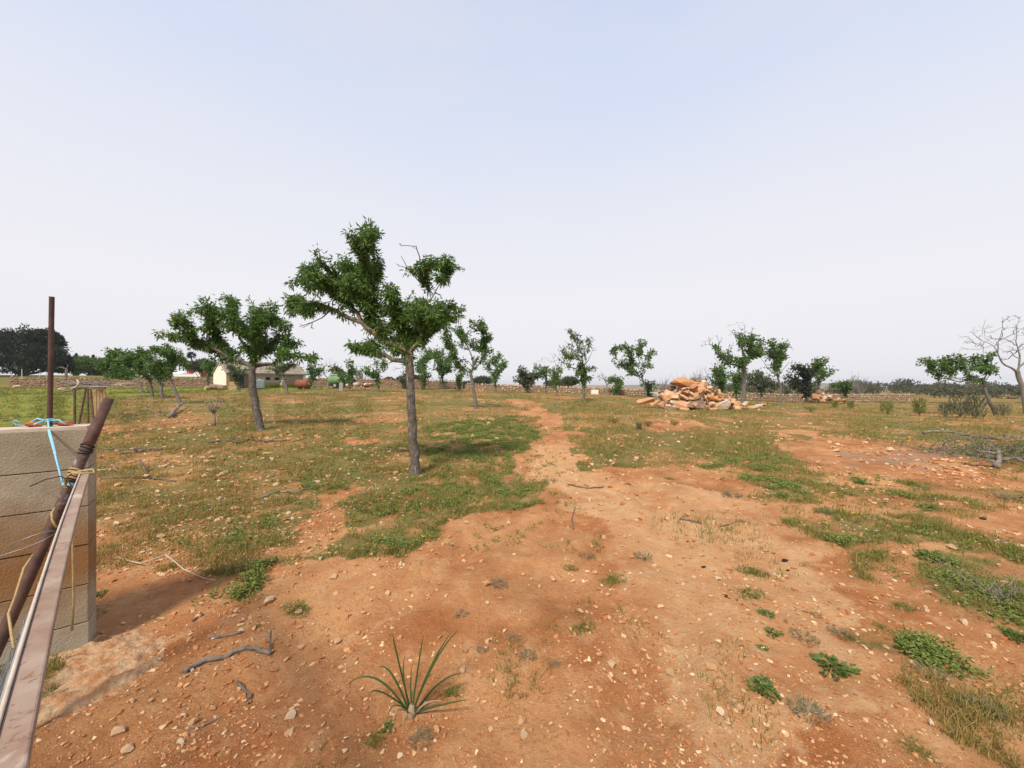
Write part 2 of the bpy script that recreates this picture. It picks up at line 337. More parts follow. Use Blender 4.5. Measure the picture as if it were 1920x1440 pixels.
M = dict(
    bark=mat('almond_bark', (.07, .056, .045), (.155, .13, .106), scale=14, bump=.9, bscale=35, bdist=.02, extra=pale_scars),
    bark_lichen=mat('lichen_bark', (.075, .06, .047), (.165, .138, .112), scale=14, bump=.9, bscale=35, bdist=.02, extra=lichen),
    bark_far=mat('far_bark', (.10, .085, .07), (.19, .165, .14), scale=8),
    bare=mat('bare_twig', (.15, .125, .11), (.24, .21, .19), scale=8),
    leaf=mat('almond_leaf', (.032, .095, .012), (.065, .155, .022), (.18, .28, .06), scale=2.2, rough=.45, spec=.4, transl=.34),
    leaf_mid=mat('orchard_leaf', (.044, .11, .018), (.07, .155, .026), (.14, .22, .05), scale=1.0, rough=.5, spec=.35, transl=.32),
    leaf_grey=mat('olive_leaf', (.045, .065, .026), (.07, .095, .04), (.12, .145, .07), scale=.6, rough=.6, transl=.15),
    leaf_dark=mat('evergreen_leaf', (.012, .022, .010), (.022, .036, .016), (.05, .065, .035), scale=.3, rough=.6, transl=.08),
    leaf_wood=mat('thicket_leaf', (.05, .10, .02), (.09, .15, .03), (.13, .2, .04), scale=.2, rough=.6, transl=.15),
    scrub=mat('scrub_leaf', (.05, .06, .03), (.085, .085, .045), (.12, .12, .07), scale=.15, rough=.8, transl=.1),
    dry=mat('dry_grass', (.30, .20, .06), (.22, .165, .05), (.40, .27, .09), scale=.8, rough=.8, transl=.3),
    grass=mat('green_grass', (.095, .12, .02), (.16, .165, .03), (.25, .22, .055), scale=.7, rough=.7, transl=.3),
    weed=mat('weed_leaf', (.085, .14, .022), (.15, .20, .036), (.25, .27, .075), scale=2, rough=.6, transl=.25),
    weed2=mat('broad_weed_leaf', (.055, .105, .018), (.09, .15, .025), (.14, .19, .045), scale=5, rough=.5, transl=.25),
    weed3=mat('dull_weed_leaf', (.09, .11, .055), (.15, .16, .085), (.20, .19, .12), scale=4, rough=.8, transl=.2),
    strap=mat('strap_leaf', (.020, .048, .010), (.042, .08, .018), (.055, .09, .022), scale=9, rough=.5, spec=.3, transl=.12, objr=True),
    strap_dry=mat('dead_strap_leaf', (.24, .17, .10), (.33, .24, .15), scale=12),
    yellow=mat('yellow_petal', (.75, .55, .02), rough=.6, transl=.3), white=mat('white_petal', (.75, .73, .68), rough=.7, transl=.3),
    stone=mat('limestone_fragment', (.60, .41, .23), (.70, .56, .38), (.52, .27, .12), scale=9, bump=.6, bscale=25, bdist=.02, objr=True),
    gravel=mat('gravel', (.36, .14, .05), extra=lambda nt, co, col: island_ramp(nt, [(0, (.33, .12, .042)), (.5, (.43, .19, .075)), (.68, (.49, .27, .125)), (.88, (.53, .34, .18)), (1, (.60, .44, .27))])),
    boulder=mat('quarried_boulder', (.53, .30, .14), (.63, .48, .32), (.48, .21, .085), scale=2.4, lo=.40, hi=.62, bump=.8, bscale=5, bdist=.12, objr=True),
    boulder_white=mat('white_boulder', (.62, .52, .41), (.52, .32, .17), scale=1.6, lo=.45, hi=.7, bump=.8, bscale=6, bdist=.1),
    boulder_dark=mat('dark_boulder', (.14, .10, .07), (.30, .19, .11), scale=2, bump=.8, bscale=6, bdist=.1),
    wallstone=mat('field_wall_stone', (.26, .17, .10), (.34, .25, .16), (.21, .115, .06), scale=.7, bump=.5, bscale=5, bdist=.05),
    wallpale=mat('pale_wall_stone', (.42, .30, .19), (.5, .4, .28), (.36, .22, .13), scale=.7, bump=.5, bscale=5, bdist=.05),
    mares=mat('sandstone_block', (.40, .34, .245), (.25, .205, .14), scale=5, lo=.3, hi=.7, bump=.55, bscale=95, bdist=.012, extra=soil_stain_bounce),
    mortar=mat('mortar', (.16, .11, .07), (.24, .17, .11), scale=10),
    footing=mat('crumbled_footing', (.52, .36, .21), (.40, .18, .075), scale=14, bump=1, bscale=30, bdist=.03),
    rust=mat('rusty_pipe', (.055, .028, .020), (.115, .05, .03), scale=18, rough=.7, spec=.4, bump=.3, bscale=60, bdist=.004, extra=zinc),
    rust_dark=mat('dark_rusty_iron', (.05, .024, .02), (.10, .045, .03), scale=20, rough=.65, spec=.4),
    rail=mat('weathered_rail', (.33, .24, .18), (.24, .145, .10), scale=9, lo=.38, hi=.66, rough=.8, bump=.5, bscale=60, bdist=.003, extra=flaking),
    rail_edge=mat('pale_rail_edge', (.55, .46, .38), (.45, .34, .26), scale=14),
    wire=mat('galvanised_wire', (.30, .31, .32), (.20, .18, .16), scale=10, rough=.5, metal=.6),
    dkwire=mat('dark_wire', (.05, .035, .028)),
    twine=mat('blue_twine', (.20, .46, .60), (.28, .56, .68), scale=60, rough=.7),
    rope=mat('tan_rope', (.42, .30, .15), (.32, .21, .09), scale=80, rough=.9),
    brick=mat('red_brick', (.45, .14, .06), (.38, .11, .05), scale=20, bump=.4),
    wood=mat('dead_wood', (.13, .10, .08), (.26, .22, .18), scale=12, bump=.6, bscale=40, bdist=.01),
    wood_dark=mat('dark_dead_wood', (.085, .062, .048), (.17, .13, .10), scale=12, bump=.6, bscale=40, bdist=.01),
    straw=mat('pale_dry_wood', (.5, .44, .34), (.36, .29, .2), scale=10),
    post=mat('old_post', (.10, .06, .04), (.17, .11, .08), scale=10),
    cane=mat('tan_cane', (.40, .26, .13), (.30, .18, .09), scale=10),
    white_post=mat('pale_post', (.5, .5, .47)),
    limewash=mat('limewash', (.74, .69, .58), (.64, .56, .42), scale=2.5, lo=.5, hi=.75, bump=.2, bscale=8, bdist=.03),
    ashlar=mat('ashlar', (.40, .32, .22), (.30, .23, .15), (.5, .42, .3), scale=1.5, bump=.4, bscale=8, bdist=.02),
    render_wall=mat('grey_render', (.27, .21, .15), (.33, .26, .18), scale=1.5, bump=.3, bscale=8, bdist=.03),
    tile=mat('roof_tile', (.27, .235, .18), (.20, .17, .125), (.34, .29, .22), scale=2.5, bump=.4, bscale=12, bdist=.03),
    dark=mat('dark_opening', (.015, .02, .015)), door=mat('dark_green_door', (.025, .05, .035)),
    plastic=mat('grey_plastic_tank', (.34, .38, .40), (.27, .30, .32), scale=3, rough=.5),
    plastic_white=mat('white_lid', (.7, .7, .68)),
    drum=mat('rust_red_tank', (.26, .09, .04), (.17, .06, .03), scale=3, rough=.7),
    green_tank=mat('green_tank_paint', (.15, .27, .10), (.12, .21, .085), scale=2, rough=.45, spec=.4),
    tyre=mat('tyre', (.02, .02, .02), rough=.8), frame=mat('dark_frame', (.03, .03, .028)),
    concrete=mat('concrete', (.34, .33, .29), (.27, .26, .22), scale=6, bump=.3),
    timber=mat('sawn_timber', (.48, .34, .19), (.38, .24, .12), scale=5), timber2=mat('brown_log', (.20, .125, .085), (.28, .19, .14), scale=4),
    red_wall=mat('red_painted_wall', (.50, .06, .055)), car_white=mat('white_car_paint', (.75, .76, .78), rough=.25, spec=.5),
    glass=mat('dark_glass', (.02, .025, .03), rough=.08, spec=.6), slate=mat('slate_roof', (.10, .115, .14)),
    white_wall=mat('white_wall', (.7, .68, .64)), palm_trunk=mat('palm_trunk', (.16, .125, .09)),
    hill=mat('hill', (.07, .08, .06), (.09, .09, .065), scale=.004),
    wool=mat('wool', (.60, .50, .42), (.40, .22, .13), scale=2.2, lo=.45, hi=.55), wool_brown=mat('brown_wool', (.16, .065, .035), (.62, .5, .42), scale=2.6, lo=.5, hi=.56),
    dung=mat('dark_dung', (.025, .018, .013), rough=.8),
    haze=None)

def ground_material():
    m = bpy.data.materials.new('red_earth'); m.use_nodes = True; nt = m.node_tree; nt.nodes.clear()
    out = node(nt, 'ShaderNodeOutputMaterial'); p = node(nt, 'ShaderNodeBsdfPrincipled'); p.inputs['Roughness'].default_value = .95; p.inputs['Specular IOR Level'].default_value = .1
    co = node(nt, 'ShaderNodeTexCoord').outputs['Object']
    def att(n): return node(nt, 'ShaderNodeAttribute', attribute_name=n).outputs['Fac']
    veg, green, ash = att('veg'), att('green'), att('ash')
    n1 = noise(nt, co, .9, 6, .65); n2 = noise(nt, co, 6, 6, .7); n3 = noise(nt, co, 38, 5, .7)
    soil = mixc(nt, ramp(nt, n1, .38, .62), (.34, .128, .044), (.52, .265, .115))
    soil = mixc(nt, ramp(nt, n2, .5, .75), soil, (.54, .31, .15))
    soil = mixc(nt, ramp(nt, n3, .54, .74), soil, (.28, .105, .037))
    soil = mixc(nt, ramp(nt, noise(nt, co, .55, 5, .65), .52, .70), soil, (.25, .10, .036))
    soil = mixc(nt, att('pale'), soil, mixc(nt, ramp(nt, n2, .4, .7), (.50, .27, .12), (.58, .37, .20)))
    vo = node(nt, 'ShaderNodeTexVoronoi'); vo.inputs['Scale'].default_value = 55; nt.links.new(co, vo.inputs['Vector'])
    soil = mixc(nt, ramp(nt, vo.outputs['Distance'], .16, .10), soil, (.54, .36, .21))
    am = node(nt, 'ShaderNodeMath', operation='MULTIPLY'); nt.links.new(ash, am.inputs[0]); nt.links.new(ramp(nt, noise(nt, co, 3, 5, .7), .40, .62), am.inputs[1])
    soil = mixc(nt, am.outputs[0], soil, (.25, .17, .125))
    dry = mixc(nt, ramp(nt, n2, .35, .65), (.175, .12, .038), (.255, .178, .06))
    dry = mixc(nt, ramp(nt, n3, .5, .7), dry, (.13, .09, .03))
    grn = mixc(nt, ramp(nt, n2, .35, .65), (.09, .095, .024), (.16, .15, .038))
    grn = mixc(nt, ramp(nt, green, .88, .94), grn, mixc(nt, ramp(nt, n2, .35, .65), (.13, .17, .025), (.22, .22, .035)))
    gr = mixc(nt, green, dry, grn)
    n5 = noise(nt, co, 2.3, 9, .78)
    gr = mixc(nt, ramp(nt, n5, .54, .66), gr, (.105, .075, .026)); gr = mixc(nt, ramp(nt, n5, .44, .34), gr, (.36, .225, .095))
    a = node(nt, 'ShaderNodeMath', operation='ADD'); nt.links.new(veg, a.inputs[0]); nt.links.new(ramp(nt, noise(nt, co, 4, 6, .7), 0, 1), a.inputs[1])
    col = mixc(nt, ramp(nt, a.outputs[0], .80, 1.45), soil, gr)
    nt.links.new(col, p.inputs['Base Color'])
    b1 = node(nt, 'ShaderNodeBump'); b1.inputs['Strength'].default_value = .8; b1.inputs['Distance'].default_value = .042; nt.links.new(noise(nt, co, 14, 8, .7), b1.inputs['Height'])
    b2 = node(nt, 'ShaderNodeBump'); b2.inputs['Strength'].default_value = .7; b2.inputs['Distance'].default_value = .016; nt.links.new(noise(nt, co, 70, 6, .7), b2.inputs['Height'])
    nt.links.new(b1.outputs[0], b2.inputs['Normal']); nt.links.new(b2.outputs[0], p.inputs['Normal'])
    nt.links.new(p.outputs[0], out.inputs['Surface'])
    return m

# ------------------------------------------------------------------ ground sheet
def build_ground():
    nx, ny = 720, 580
    u = np.linspace(-1, 1, nx); x = 2.0 * np.sinh(u * math.asinh(2600 / 2.0))
    v = np.linspace(-math.asinh(40 / 1.7), math.asinh(5200 / 1.7), ny); y = 2.2 + 1.7 * np.sinh(v)
    X, Y = np.meshgrid(x, y); X = X.ravel(); Y = Y.ravel()
    Z = ground(X, Y)
    i = np.arange(ny - 1)[:, None] * nx; j = np.arange(nx - 1)[None]
    Q = np.stack([i + j, i + j + 1, i + nx + j + 1, i + nx + j], -1).reshape(-1, 4)
    me = new_mesh('ground', np.stack([X, Y, Z], -1), None, Q, True)
    veg, green, ash, dn, soil = zones(X, Y)
    for n, a in (('veg', veg), ('green', green), ('ash', ash), ('pale', pale_zone(X, Y))):
        at_ = me.attributes.new(n, 'FLOAT', 'POINT'); at_.data.foreach_set('value', a.astype(np.float32))
    link('ground', me, ground_material(), kind='structure')
build_ground()

# distant low hills on the horizon
def build_hills():
    for (x0, x1, yy, hh, sd) in ((500, 2400, 1900, 32, 5), (-2400, -400, 2100, 28, 8)):
        xs = np.linspace(x0, x1, 160); mb = MB()
        prof = hh * (.35 + .65 * fbm(xs / 350, xs * 0 + sd, sd, 4)) * np.sin(np.linspace(0, math.pi, 160)) ** .6
        rows = []
        for k, f in ((0, 0), (.35, .55), (.7, .9), (1, 1), (1.5, .7), (2, 0)):
            rows.append(np.stack([xs, np.full(160, yy + k * 150), -14 + prof * f + (fbm(xs / 90, xs * 0 + k, 4, 3) - .5) * 5 * f], -1))
        V = np.concatenate(rows); i = np.arange(5)[:, None] * 160; j = np.arange(159)[None]
        mb.add(V, None, np.stack([i + j, i + j + 1, i + 160 + j + 1, i + 160 + j], -1).reshape(-1, 4))
        link('hills', mb.mesh('hills', smooth=True), M['hill'], kind='structure')
build_hills()

# ------------------------------------------------------------------ rocks
def hull_of(P):
    bm = bmesh.new()
    for p in P: bm.verts.new(p)
    bmesh.ops.convex_hull(bm, input=bm.verts[:])
    bmesh.ops.delete(bm, geom=[v for v in bm.verts if not v.link_faces], context='VERTS')
    bmesh.ops.triangulate(bm, faces=bm.faces[:]); bm.verts.index_update()
    V = np.array([v.co[:] for v in bm.verts]); T = np.array([[v.index for v in f.verts] for f in bm.faces]); bm.free()
    return V, T
def hull(npts, seed, flat=.7):
    r = np.random.default_rng(seed); P = unit(r.normal(size=(npts, 3))) * r.uniform(.75, 1, (npts, 1)) * np.array([1, r.uniform(.6, .95), flat * r.uniform(.7, 1.1)])
    bm = bmesh.new()
    for p in P: bm.verts.new(p)
    bmesh.ops.convex_hull(bm, input=bm.verts[:])
    bmesh.ops.delete(bm, geom=[v for v in bm.verts if not v.link_faces], context='VERTS')
    bmesh.ops.triangulate(bm, faces=bm.faces[:]); bm.verts.index_update()
    V = np.array([v.co[:] for v in bm.verts]); T = np.array([[v.index for v in f.verts] for f in bm.faces]); bm.free()
    return V, T
PEB = [hull(8, 100 + i, .6) for i in range(14)]
ROCK = [hull(16, 200 + i, .62) for i in range(18)]
ROCK_ME = []
for i, (V, T) in enumerate(ROCK):
    me = new_mesh('stone', V, T); me.materials.append(M['stone']); ROCK_ME.append(me)
def rough_rock(seed, dims, rough=.10, flat=1.0, sub=2):
    """a larger angular rock: hull, subdivided, roughened"""
    r_ = np.random.default_rng(seed); u = unit(r_.normal(size=(15, 3))); P0 = np.sign(u) * np.abs(u) ** .6 * r_.uniform(.75, 1.0, (15, 1)); V, T = hull_of(P0); bm = bmesh.new(); vs = [bm.verts.new(v) for v in V]
    for t in T: bm.faces.new([vs[k] for k in t])
    bmesh.ops.dissolve_limit(bm, angle_limit=.25, verts=bm.verts[:], edges=bm.edges[:])
    bmesh.ops.triangulate(bm, faces=bm.faces[:])
    for _ in range(sub): bmesh.ops.subdivide_edges(bm, edges=bm.edges[:], cuts=1, use_grid_fill=True)
    bm.verts.index_update()
    P = np.array([v.co[:] for v in bm.verts])
    n = fbm(P[:, 0] * 2.6 + seed, P[:, 1] * 2.2 + P[:, 2] * 2.9, seed, 5) - .5
    P = P * (1 + rough * 2 * n[:, None]) * np.asarray(dims, float)
    bmesh.ops.triangulate(bm, faces=bm.faces[:]); bm.verts.index_update()
    T = np.array([[v.index for v in f.verts] for f in bm.faces]); bm.free()
    return P, T
def scatter(mb, shapes, P, S, sink=.25):
    """joined copies of small shapes, random yaw and tilt"""
    idx = rng.integers(0, len(shapes), len(P))
    for s in range(len(shapes)):
        k = np.nonzero(idx == s)[0]
        if not len(k): continue
        V, T = shapes[s]; a = rng.uniform(0, 6.283, len(k)); c, sn = np.cos(a), np.sin(a); t = rng.normal(0, .25, len(k)); ct, st = np.cos(t), np.sin(t)
        R = np.zeros((len(k), 3, 3)); R[:, 0, 0] = c; R[:, 0, 1] = -sn * ct; R[:, 0, 2] = sn * st; R[:, 1, 0] = sn; R[:, 1, 1] = c * ct; R[:, 1, 2] = -c * st; R[:, 2, 1] = st; R[:, 2, 2] = ct
        W = np.einsum('nij,vj->nvi', R, V) * S[k][:, None, None] + P[k][:, None]
        W[:, :, 2] += (S[k] * .3 * (1 - 2 * sink))[:, None]
        off = (np.arange(len(k)) * len(V))[:, None, None]
        mb.add(W.reshape(-1, 3), (T[None] + off).reshape(-1, 3))

# loose stones that can be told apart
def build_stones():
    named = [  # px, py, width px, label
        (545, 1355, 26, 'pale chunky stone beside an orange one, near the strap-leaved plant'),
        (542, 1381, 22, 'orange stone resting against a pale chunky stone'),
        (632, 1198, 20, 'tan block-shaped stone beside a dark clod on the red soil'),
        (222, 1388, 30, 'long smooth tan stone in the red soil by the gate rail'),
        (238, 1415, 30, 'brownish oval stone half sunk by the gate rail'),
        (363, 1352, 22, 'orange stone standing on edge among twigs'),
        (337, 1402, 20, 'flat orange-tan stone on bare soil'),
        (505, 1138, 28, 'flat cream slab of stone beside the green grass tuft'),
        (443, 1155, 18, 'cream stone next to a heap of chips by the short stick'),
        (912, 1111, 24, 'white stone with a weed growing at its edge'),
        (1037, 1092, 20, 'white rounded stone with a small weed at its foot'),
        (868, 1275, 16, 'upright tan stone behind the strap-leaved plant'),
        (982, 1385, 22, 'tall rust-streaked stone on bare soil'),
        (1124, 1245, 18, 'square orange-tan stone, one of a touching pair'),
        (1148, 1260, 22, 'pear-shaped orange-tan stone, one of a touching pair'),
        (1258, 1260, 24, 'smooth pale stone set flat in the track'),
        (1331, 1268, 28, 'wide pale stone set flat in the track'),
        (1350, 1345, 24, 'pale angular stone beside a brown one on the track'),
        (1386, 1335, 24, 'brown upright stone beside a pale angular one'),
        (1452, 1073, 12, 'bright white square stone beside dark droppings'),
        (1785, 1035, 22, 'orange rounded stone behind the lush leafy weed'),
        (1745, 1357, 24, 'bright white flat stone between weed clumps'),
        (1808, 1170, 20, 'rounded pale stone in the dark weeds'),
        (303, 1010, 20, 'white flat stone lying in the stony grass'),
        (416, 889, 18, 'round orange stone in dry grass'),
        (275, 892, 20, 'big tan rounded stone beside a dead branch'),
        (755, 846, 20, 'orange stone tucked beside the trunk of the forked tree'),
        (908, 755, 11, 'pale stone sitting beside the slender tree'),
        (954, 980, 16, 'angular orange stone at the edge of the weed bank'),
        (870, 1050, 14, 'orange rounded stone on the track verge'),
        (903, 1065, 12, 'upright orange pebble on the track verge'),
        (1000, 890, 16, 'dark reddish stone at the tip of the weed bank'),
        (1670, 848, 20, 'white stone on the burnt patch'), (1770, 868, 14, 'pale pointed stone by the fallen branches'),
        (30, 727, 14, 'white boulder lying at the foot of the dry-stone wall'), (117, 731, 14, 'low white rock in the bright green grass')]
    for i, (px, py, w, lab) in enumerate(named):
        p = hit(px, py); s = w * p[1] / F / 2
        o = link('stone', ROCK_ME[i % len(ROCK_ME)], None, (p[0], p[1], p[2] + s * .28), None, lab, 'stone', 'distinct loose stones')
        o.scale = (s, s * rng.uniform(.8, 1.1), s * rng.uniform(.9, 1.3)); o.rotation_euler = (rng.normal(0, .15), rng.normal(0, .15), rng.uniform(0, 6.28))
    groups = [  # n, px range, py range, size px range, label, group
        (95, (200, 640), (830, 1070), (9, 20), 'small tan stone among the dry grass and weeds of the stony field', 'stones of the grassy field', 'field'),
        (85, (120, 1500), (1060, 1440), (9, 20), 'small tan stone lying loose on the bare red track', 'stones on the red track', 'soil'),
        (55, (1450, 1900), (830, 1430), (9, 17), 'small pale stone among the weeds and burnt earth beside the track', 'stones beside the track', None),
        (30, (700, 1450), (790, 1060), (8, 14), 'small cream stone at the grassy far stretch of the track', 'stones of the far track', None)]
    marks = {'field': [(780, 890, 'in the weeds near the forked tree'), (545, 925, 'beside the grey fallen branch in the weeds'), (460, 828, 'near the row of dark branch wood'), (200, 900, 'in the stony grass close to the block wall'), (340, 1080, 'above the edge of the soil bank'), (275, 850, 'near the thick stripped branch'), (420, 950, 'near the straight grey stick'), (600, 1000, 'on the bare streak below the forked tree')],
             'soil': [(770, 1340, 'on bare soil near the strap-leaved plant'), (430, 1240, 'on the slope near the crooked stick'), (180, 1300, 'near the crumbled footing'), (1152, 1098, 'near the flat grass patch on the track crown'), (1440, 1170, 'near the row of round-leaved weeds'), (560, 1150, 'near the ring-shaped grass patch'), (980, 1240, 'among the trail of dry daisy tufts'), (1300, 1400, 'on the open gravelly track'), (250, 1400, 'near the gate rail'), (1040, 1090, 'near the white rounded stone')],
             'beside': [(1650, 865, 'on the burnt patch'), (1850, 870, 'near the fallen branches and rod'), (1748, 1045, 'near the lush leafy weed'), (1600, 1250, 'near the sprawling leafy weed'), (1725, 1405, 'near the dense dark grass tuft'), (1880, 1150, 'near the dry twiggy bush'), (1545, 968, 'near the glaucous weed'), (1690, 1140, 'near the bushy green tuft')],
             'far': [(1100, 915, 'near the dark stick across the far track'), (1210, 802, 'in the middle grass near the blue-grey herb'), (960, 930, 'at the tip of the weed bank'), (1295, 980, 'near the straight brown stick'), (1372, 932, 'near the blue-green cushion weed'), (880, 830, 'in the tree shade behind the forked trunk')]}
    marks = {k_: [(hit(a_, b_)[:2], t_) for a_, b_, t_ in v_] for k_, v_ in marks.items()}
    for (n, xr, yr, sr, lab, grp, zone), mk in zip(groups, ('field', 'soil', 'beside', 'far')):
        c = 0
        while c < n:
            px, py = rng.uniform(*xr), rng.uniform(*yr) ; p = hit(px, py)
            v = zones(np.array([p[0]]), np.array([p[1]]))
            if zone == 'soil' and not v[4][0]: continue
            if zone == 'field' and (v[4][0] or v[3][0]): continue
            s = (sr[0] + (sr[1] - sr[0]) * rng.random() ** 2.2) * p[1] / F / 2
            dia = s * 200; sz = 'pebble-sized' if dia < 4 else 'small' if dia < 6.5 else 'fist-sized' if dia < 10 else 'large'; col_ = lab.split(' stone')[0].split()[-1]
            ph = min(marks[mk], key=lambda q: np.hypot(*(q[0] - p[:2])))[1]
            o = link('stone', ROCK_ME[rng.integers(len(ROCK_ME))], None, (p[0], p[1], p[2] + s * .22), None, f'{sz} {col_} stone {ph}', 'stone', f'{sz} stones {ph}')
            o.scale = (s * rng.uniform(.85, 1.2), s * rng.uniform(.7, 1), s * rng.uniform(.7, 1.2)); o.rotation_euler = (rng.normal(0, .2), rng.normal(0, .2), rng.uniform(0, 6.28)); c += 1
    # fine gravel nobody could count
    mb = MB(); n = 52000
    px = rng.uniform(-150, 2070, n); py = 738 + 760 * rng.random(n) ** 1.15
    X, Y, Z = hits(px, py); veg, green, ash, dn, soil = zones(X, Y)
    stony = np.clip(.5 + (fbm(X / .9, Y / .9, 123, 3) - .45) * 2.4, .08, 1)
    keep = rng.random(n) < stony * np.where(dn, .15, np.where(soil, .95, .8))
    X, Y, Z = X[keep], Y[keep], Z[keep]
    S = np.minimum((2.0 + 13 * rng.random(len(X)) ** 5.0) * Y / F / 2, .09)
    scatter(mb, PEB, np.stack([X, Y, Z], -1), S)
    for (n, xr, yr, s0, s1) in ((2600, (175, 760), (775, 1085), 4.5, 12), (900, (760, 1500), (770, 900), 4, 9), (900, (1100, 1760), (900, 1440), 4, 15), (700, (1560, 1900), (830, 900), 5, 12), (600, (80, 760), (1150, 1440), 4, 16)):
        X, Y, Z = hits(rng.uniform(*xr, n), rng.uniform(*yr, n)); k = (rng.random(n) < np.clip((fbm(X / 1.3, Y / 1.3, 505, 3) - .32) * 3, .1, 1)) & ~zones(X, Y)[3]
        X, Y, Z = X[k], Y[k], Z[k]; scatter(mb, ROCK[:10], np.stack([X, Y, Z], -1), np.minimum((s0 + (s1 - s0) * rng.random(len(X)) ** 2.5) * Y / F / 2, .12))
    link('gravel', mb.mesh('gravel'), M['gravel'], label='fine limestone gravel strewn over the red earth', cat='gravel', kind='stuff')
build_stones()

# ------------------------------------------------------------------ grass and weeds (cover nobody could count)
def build_grass():
    dry, grn, weed = MB(), MB(), MB()
    n = 165000
    px = rng.uniform(-160, 2080, n); py = 727 + 740 * rng.random(n) ** 1.75
    X, Y, Z = hits(px, py); veg, green, ash, dn, soil = zones(X, Y)
    sc_ = np.clip(Y / 9, 1, 3); clump = np.clip((fbm(X / (.38 * sc_), Y / (.38 * sc_), 211, 3) - .42) * 4.5, .03, 1)
    keep = rng.random(n) < np.where(soil, veg * .55, veg * clump * 1.0)
    X, Y, Z, green, dn = X[keep], Y[keep], Z[keep], green[keep], dn[keep]
    isg = rng.random(len(X)) < np.clip(green * 1.15, .12, 1)
    for mbx, sel in ((dry, ~isg), (grn, isg)):
        x, y, z, d = X[sel], Y[sel], Z[sel], dn[sel]; m = len(x); B = 6
        R = np.repeat(np.stack([x, y, z], -1), B, 0); yy = np.repeat(y, B)
        sp = np.clip(.012 + yy * .0035, .015, .12)
        R[:, :2] += rng.normal(size=(m * B, 2)) * sp[:, None]; R[:, 2] -= .006
        tall = np.repeat(rng.uniform(.5, 1.3, m) * np.clip(.045 + .0048 * y, .05, .17), B)
        H = tall * rng.uniform(.45, 1.15, m * B); W = np.clip(.0028 + .00075 * yy, .003, .03)
        blades(mbx, R, H, W, rng.normal(size=(m * B, 2)) * (H * .55)[:, None])
    # taller dry stalks
    m = 7000; x, y, z = hits(rng.uniform(-100, 2020, m), 735 + 420 * rng.random(m) ** 1.4); zz = zones(x, y); k = (zz[0] > .6) & (fbm(x / 1.2, y / 1.2, 611, 3) > .47); x, y, z = x[k], y[k], z[k]; m = len(x)
    H = rng.uniform(.10, .30, m); blades(dry, np.stack([x, y, z], -1), H, np.clip(.002 + .00045 * y, .002, .012), rng.normal(size=(m, 2)) * .08)
    # broad low weeds in the green banks
    lo = min(P[:, 1].min() for P in DENSE)
    for P in DENSE:
        (x0, y0), (x1, y1) = P.min(0), P.max(0); yc = (y0 + y1) / 2
        area = .5 * abs(np.sum(P[:, 0] * np.roll(P[:, 1], 1) - P[:, 1] * np.roll(P[:, 0], 1)))
        m = int(min(max(area * 620, 200), 4200) * 2.2)
        x = rng.uniform(x0, x1, m); y = rng.uniform(y0, y1, m); z_ = zones(x, y); k = (z_[3] | (rng.random(m) < .10)) & (fbm(x / .30, y / .30, 5, 3) > .40 + .22 * rng.random(m))
        x, y = x[k], y[k]; m = len(x); z = ground(x, y)
        if not m: continue
        hgt = .01 + .075 * np.clip(fbm(x / .5, y / .5, 8, 2), 0, 1); B = 9
        R = np.repeat(np.stack([x, y, z], -1), B, 0); hh = np.repeat(hgt, B); a = rng.uniform(0, 6.283, m * B); rr = np.repeat(.02 + .03 * rng.random(m), B)
        R[:, 0] += np.cos(a) * rr * rng.random(m * B); R[:, 1] += np.sin(a) * rr * rng.random(m * B); R[:, 2] += hh * rng.uniform(.1, 1, m * B)
        D = np.stack([np.cos(a), np.sin(a), rng.uniform(-.3, .9, m * B)], -1); sc = np.clip(1 + .05 * np.repeat(y, B), 1, 2)
        leaves(weed, R, D, rng.uniform(.014, .032, m * B) * sc, rng.uniform(.009, .017, m * B) * sc)
    # small leafy weeds scattered through the field
    m = 42000; px = rng.uniform(-160, 2080, m); py = 735 + 700 * rng.random(m) ** 1.5; x, y, z = hits(px, py); zz = zones(x, y); sc = np.clip(y / 7, .8, 4)
    k = (rng.random(m) < np.clip((fbm(x / (.6 * sc), y / (.6 * sc), 401, 3) - .43) * 5, 0, 1)) & (zz[0] > .55)
    x, y, z = x[k], y[k], z[k]; m = len(x); B = 8; R = np.repeat(np.stack([x, y, z], -1), B, 0); a = rng.uniform(0, 6.283, m * B); rr = np.repeat((.02 + .04 * rng.random(m)) * np.clip(y / 6, .8, 3), B)
    R[:, 0] += np.cos(a) * rr * rng.random(m * B); R[:, 1] += np.sin(a) * rr * rng.random(m * B); R[:, 2] += rng.uniform(0, .06, m * B)
    sc = np.repeat(np.clip(y / 6, .7, 3), B); leaves(weed, R, np.stack([np.cos(a), np.sin(a), rng.uniform(-.2, .9, m * B)], -1), rng.uniform(.014, .034, m * B) * sc, rng.uniform(.008, .016, m * B) * sc)
    link('dry_grass', dry.mesh('dry_grass'), M['dry'], label='short straw-coloured grass over the orchard floor', cat='grass', kind='stuff')
    link('green_grass', grn.mesh('green_grass'), M['grass'], label='short green grass over the orchard floor', cat='grass', kind='stuff')
    link('ground_cover', weed.mesh('ground_cover'), M['weed'], label='dense low green weeds along the banks of the track', cat='weeds', kind='stuff')
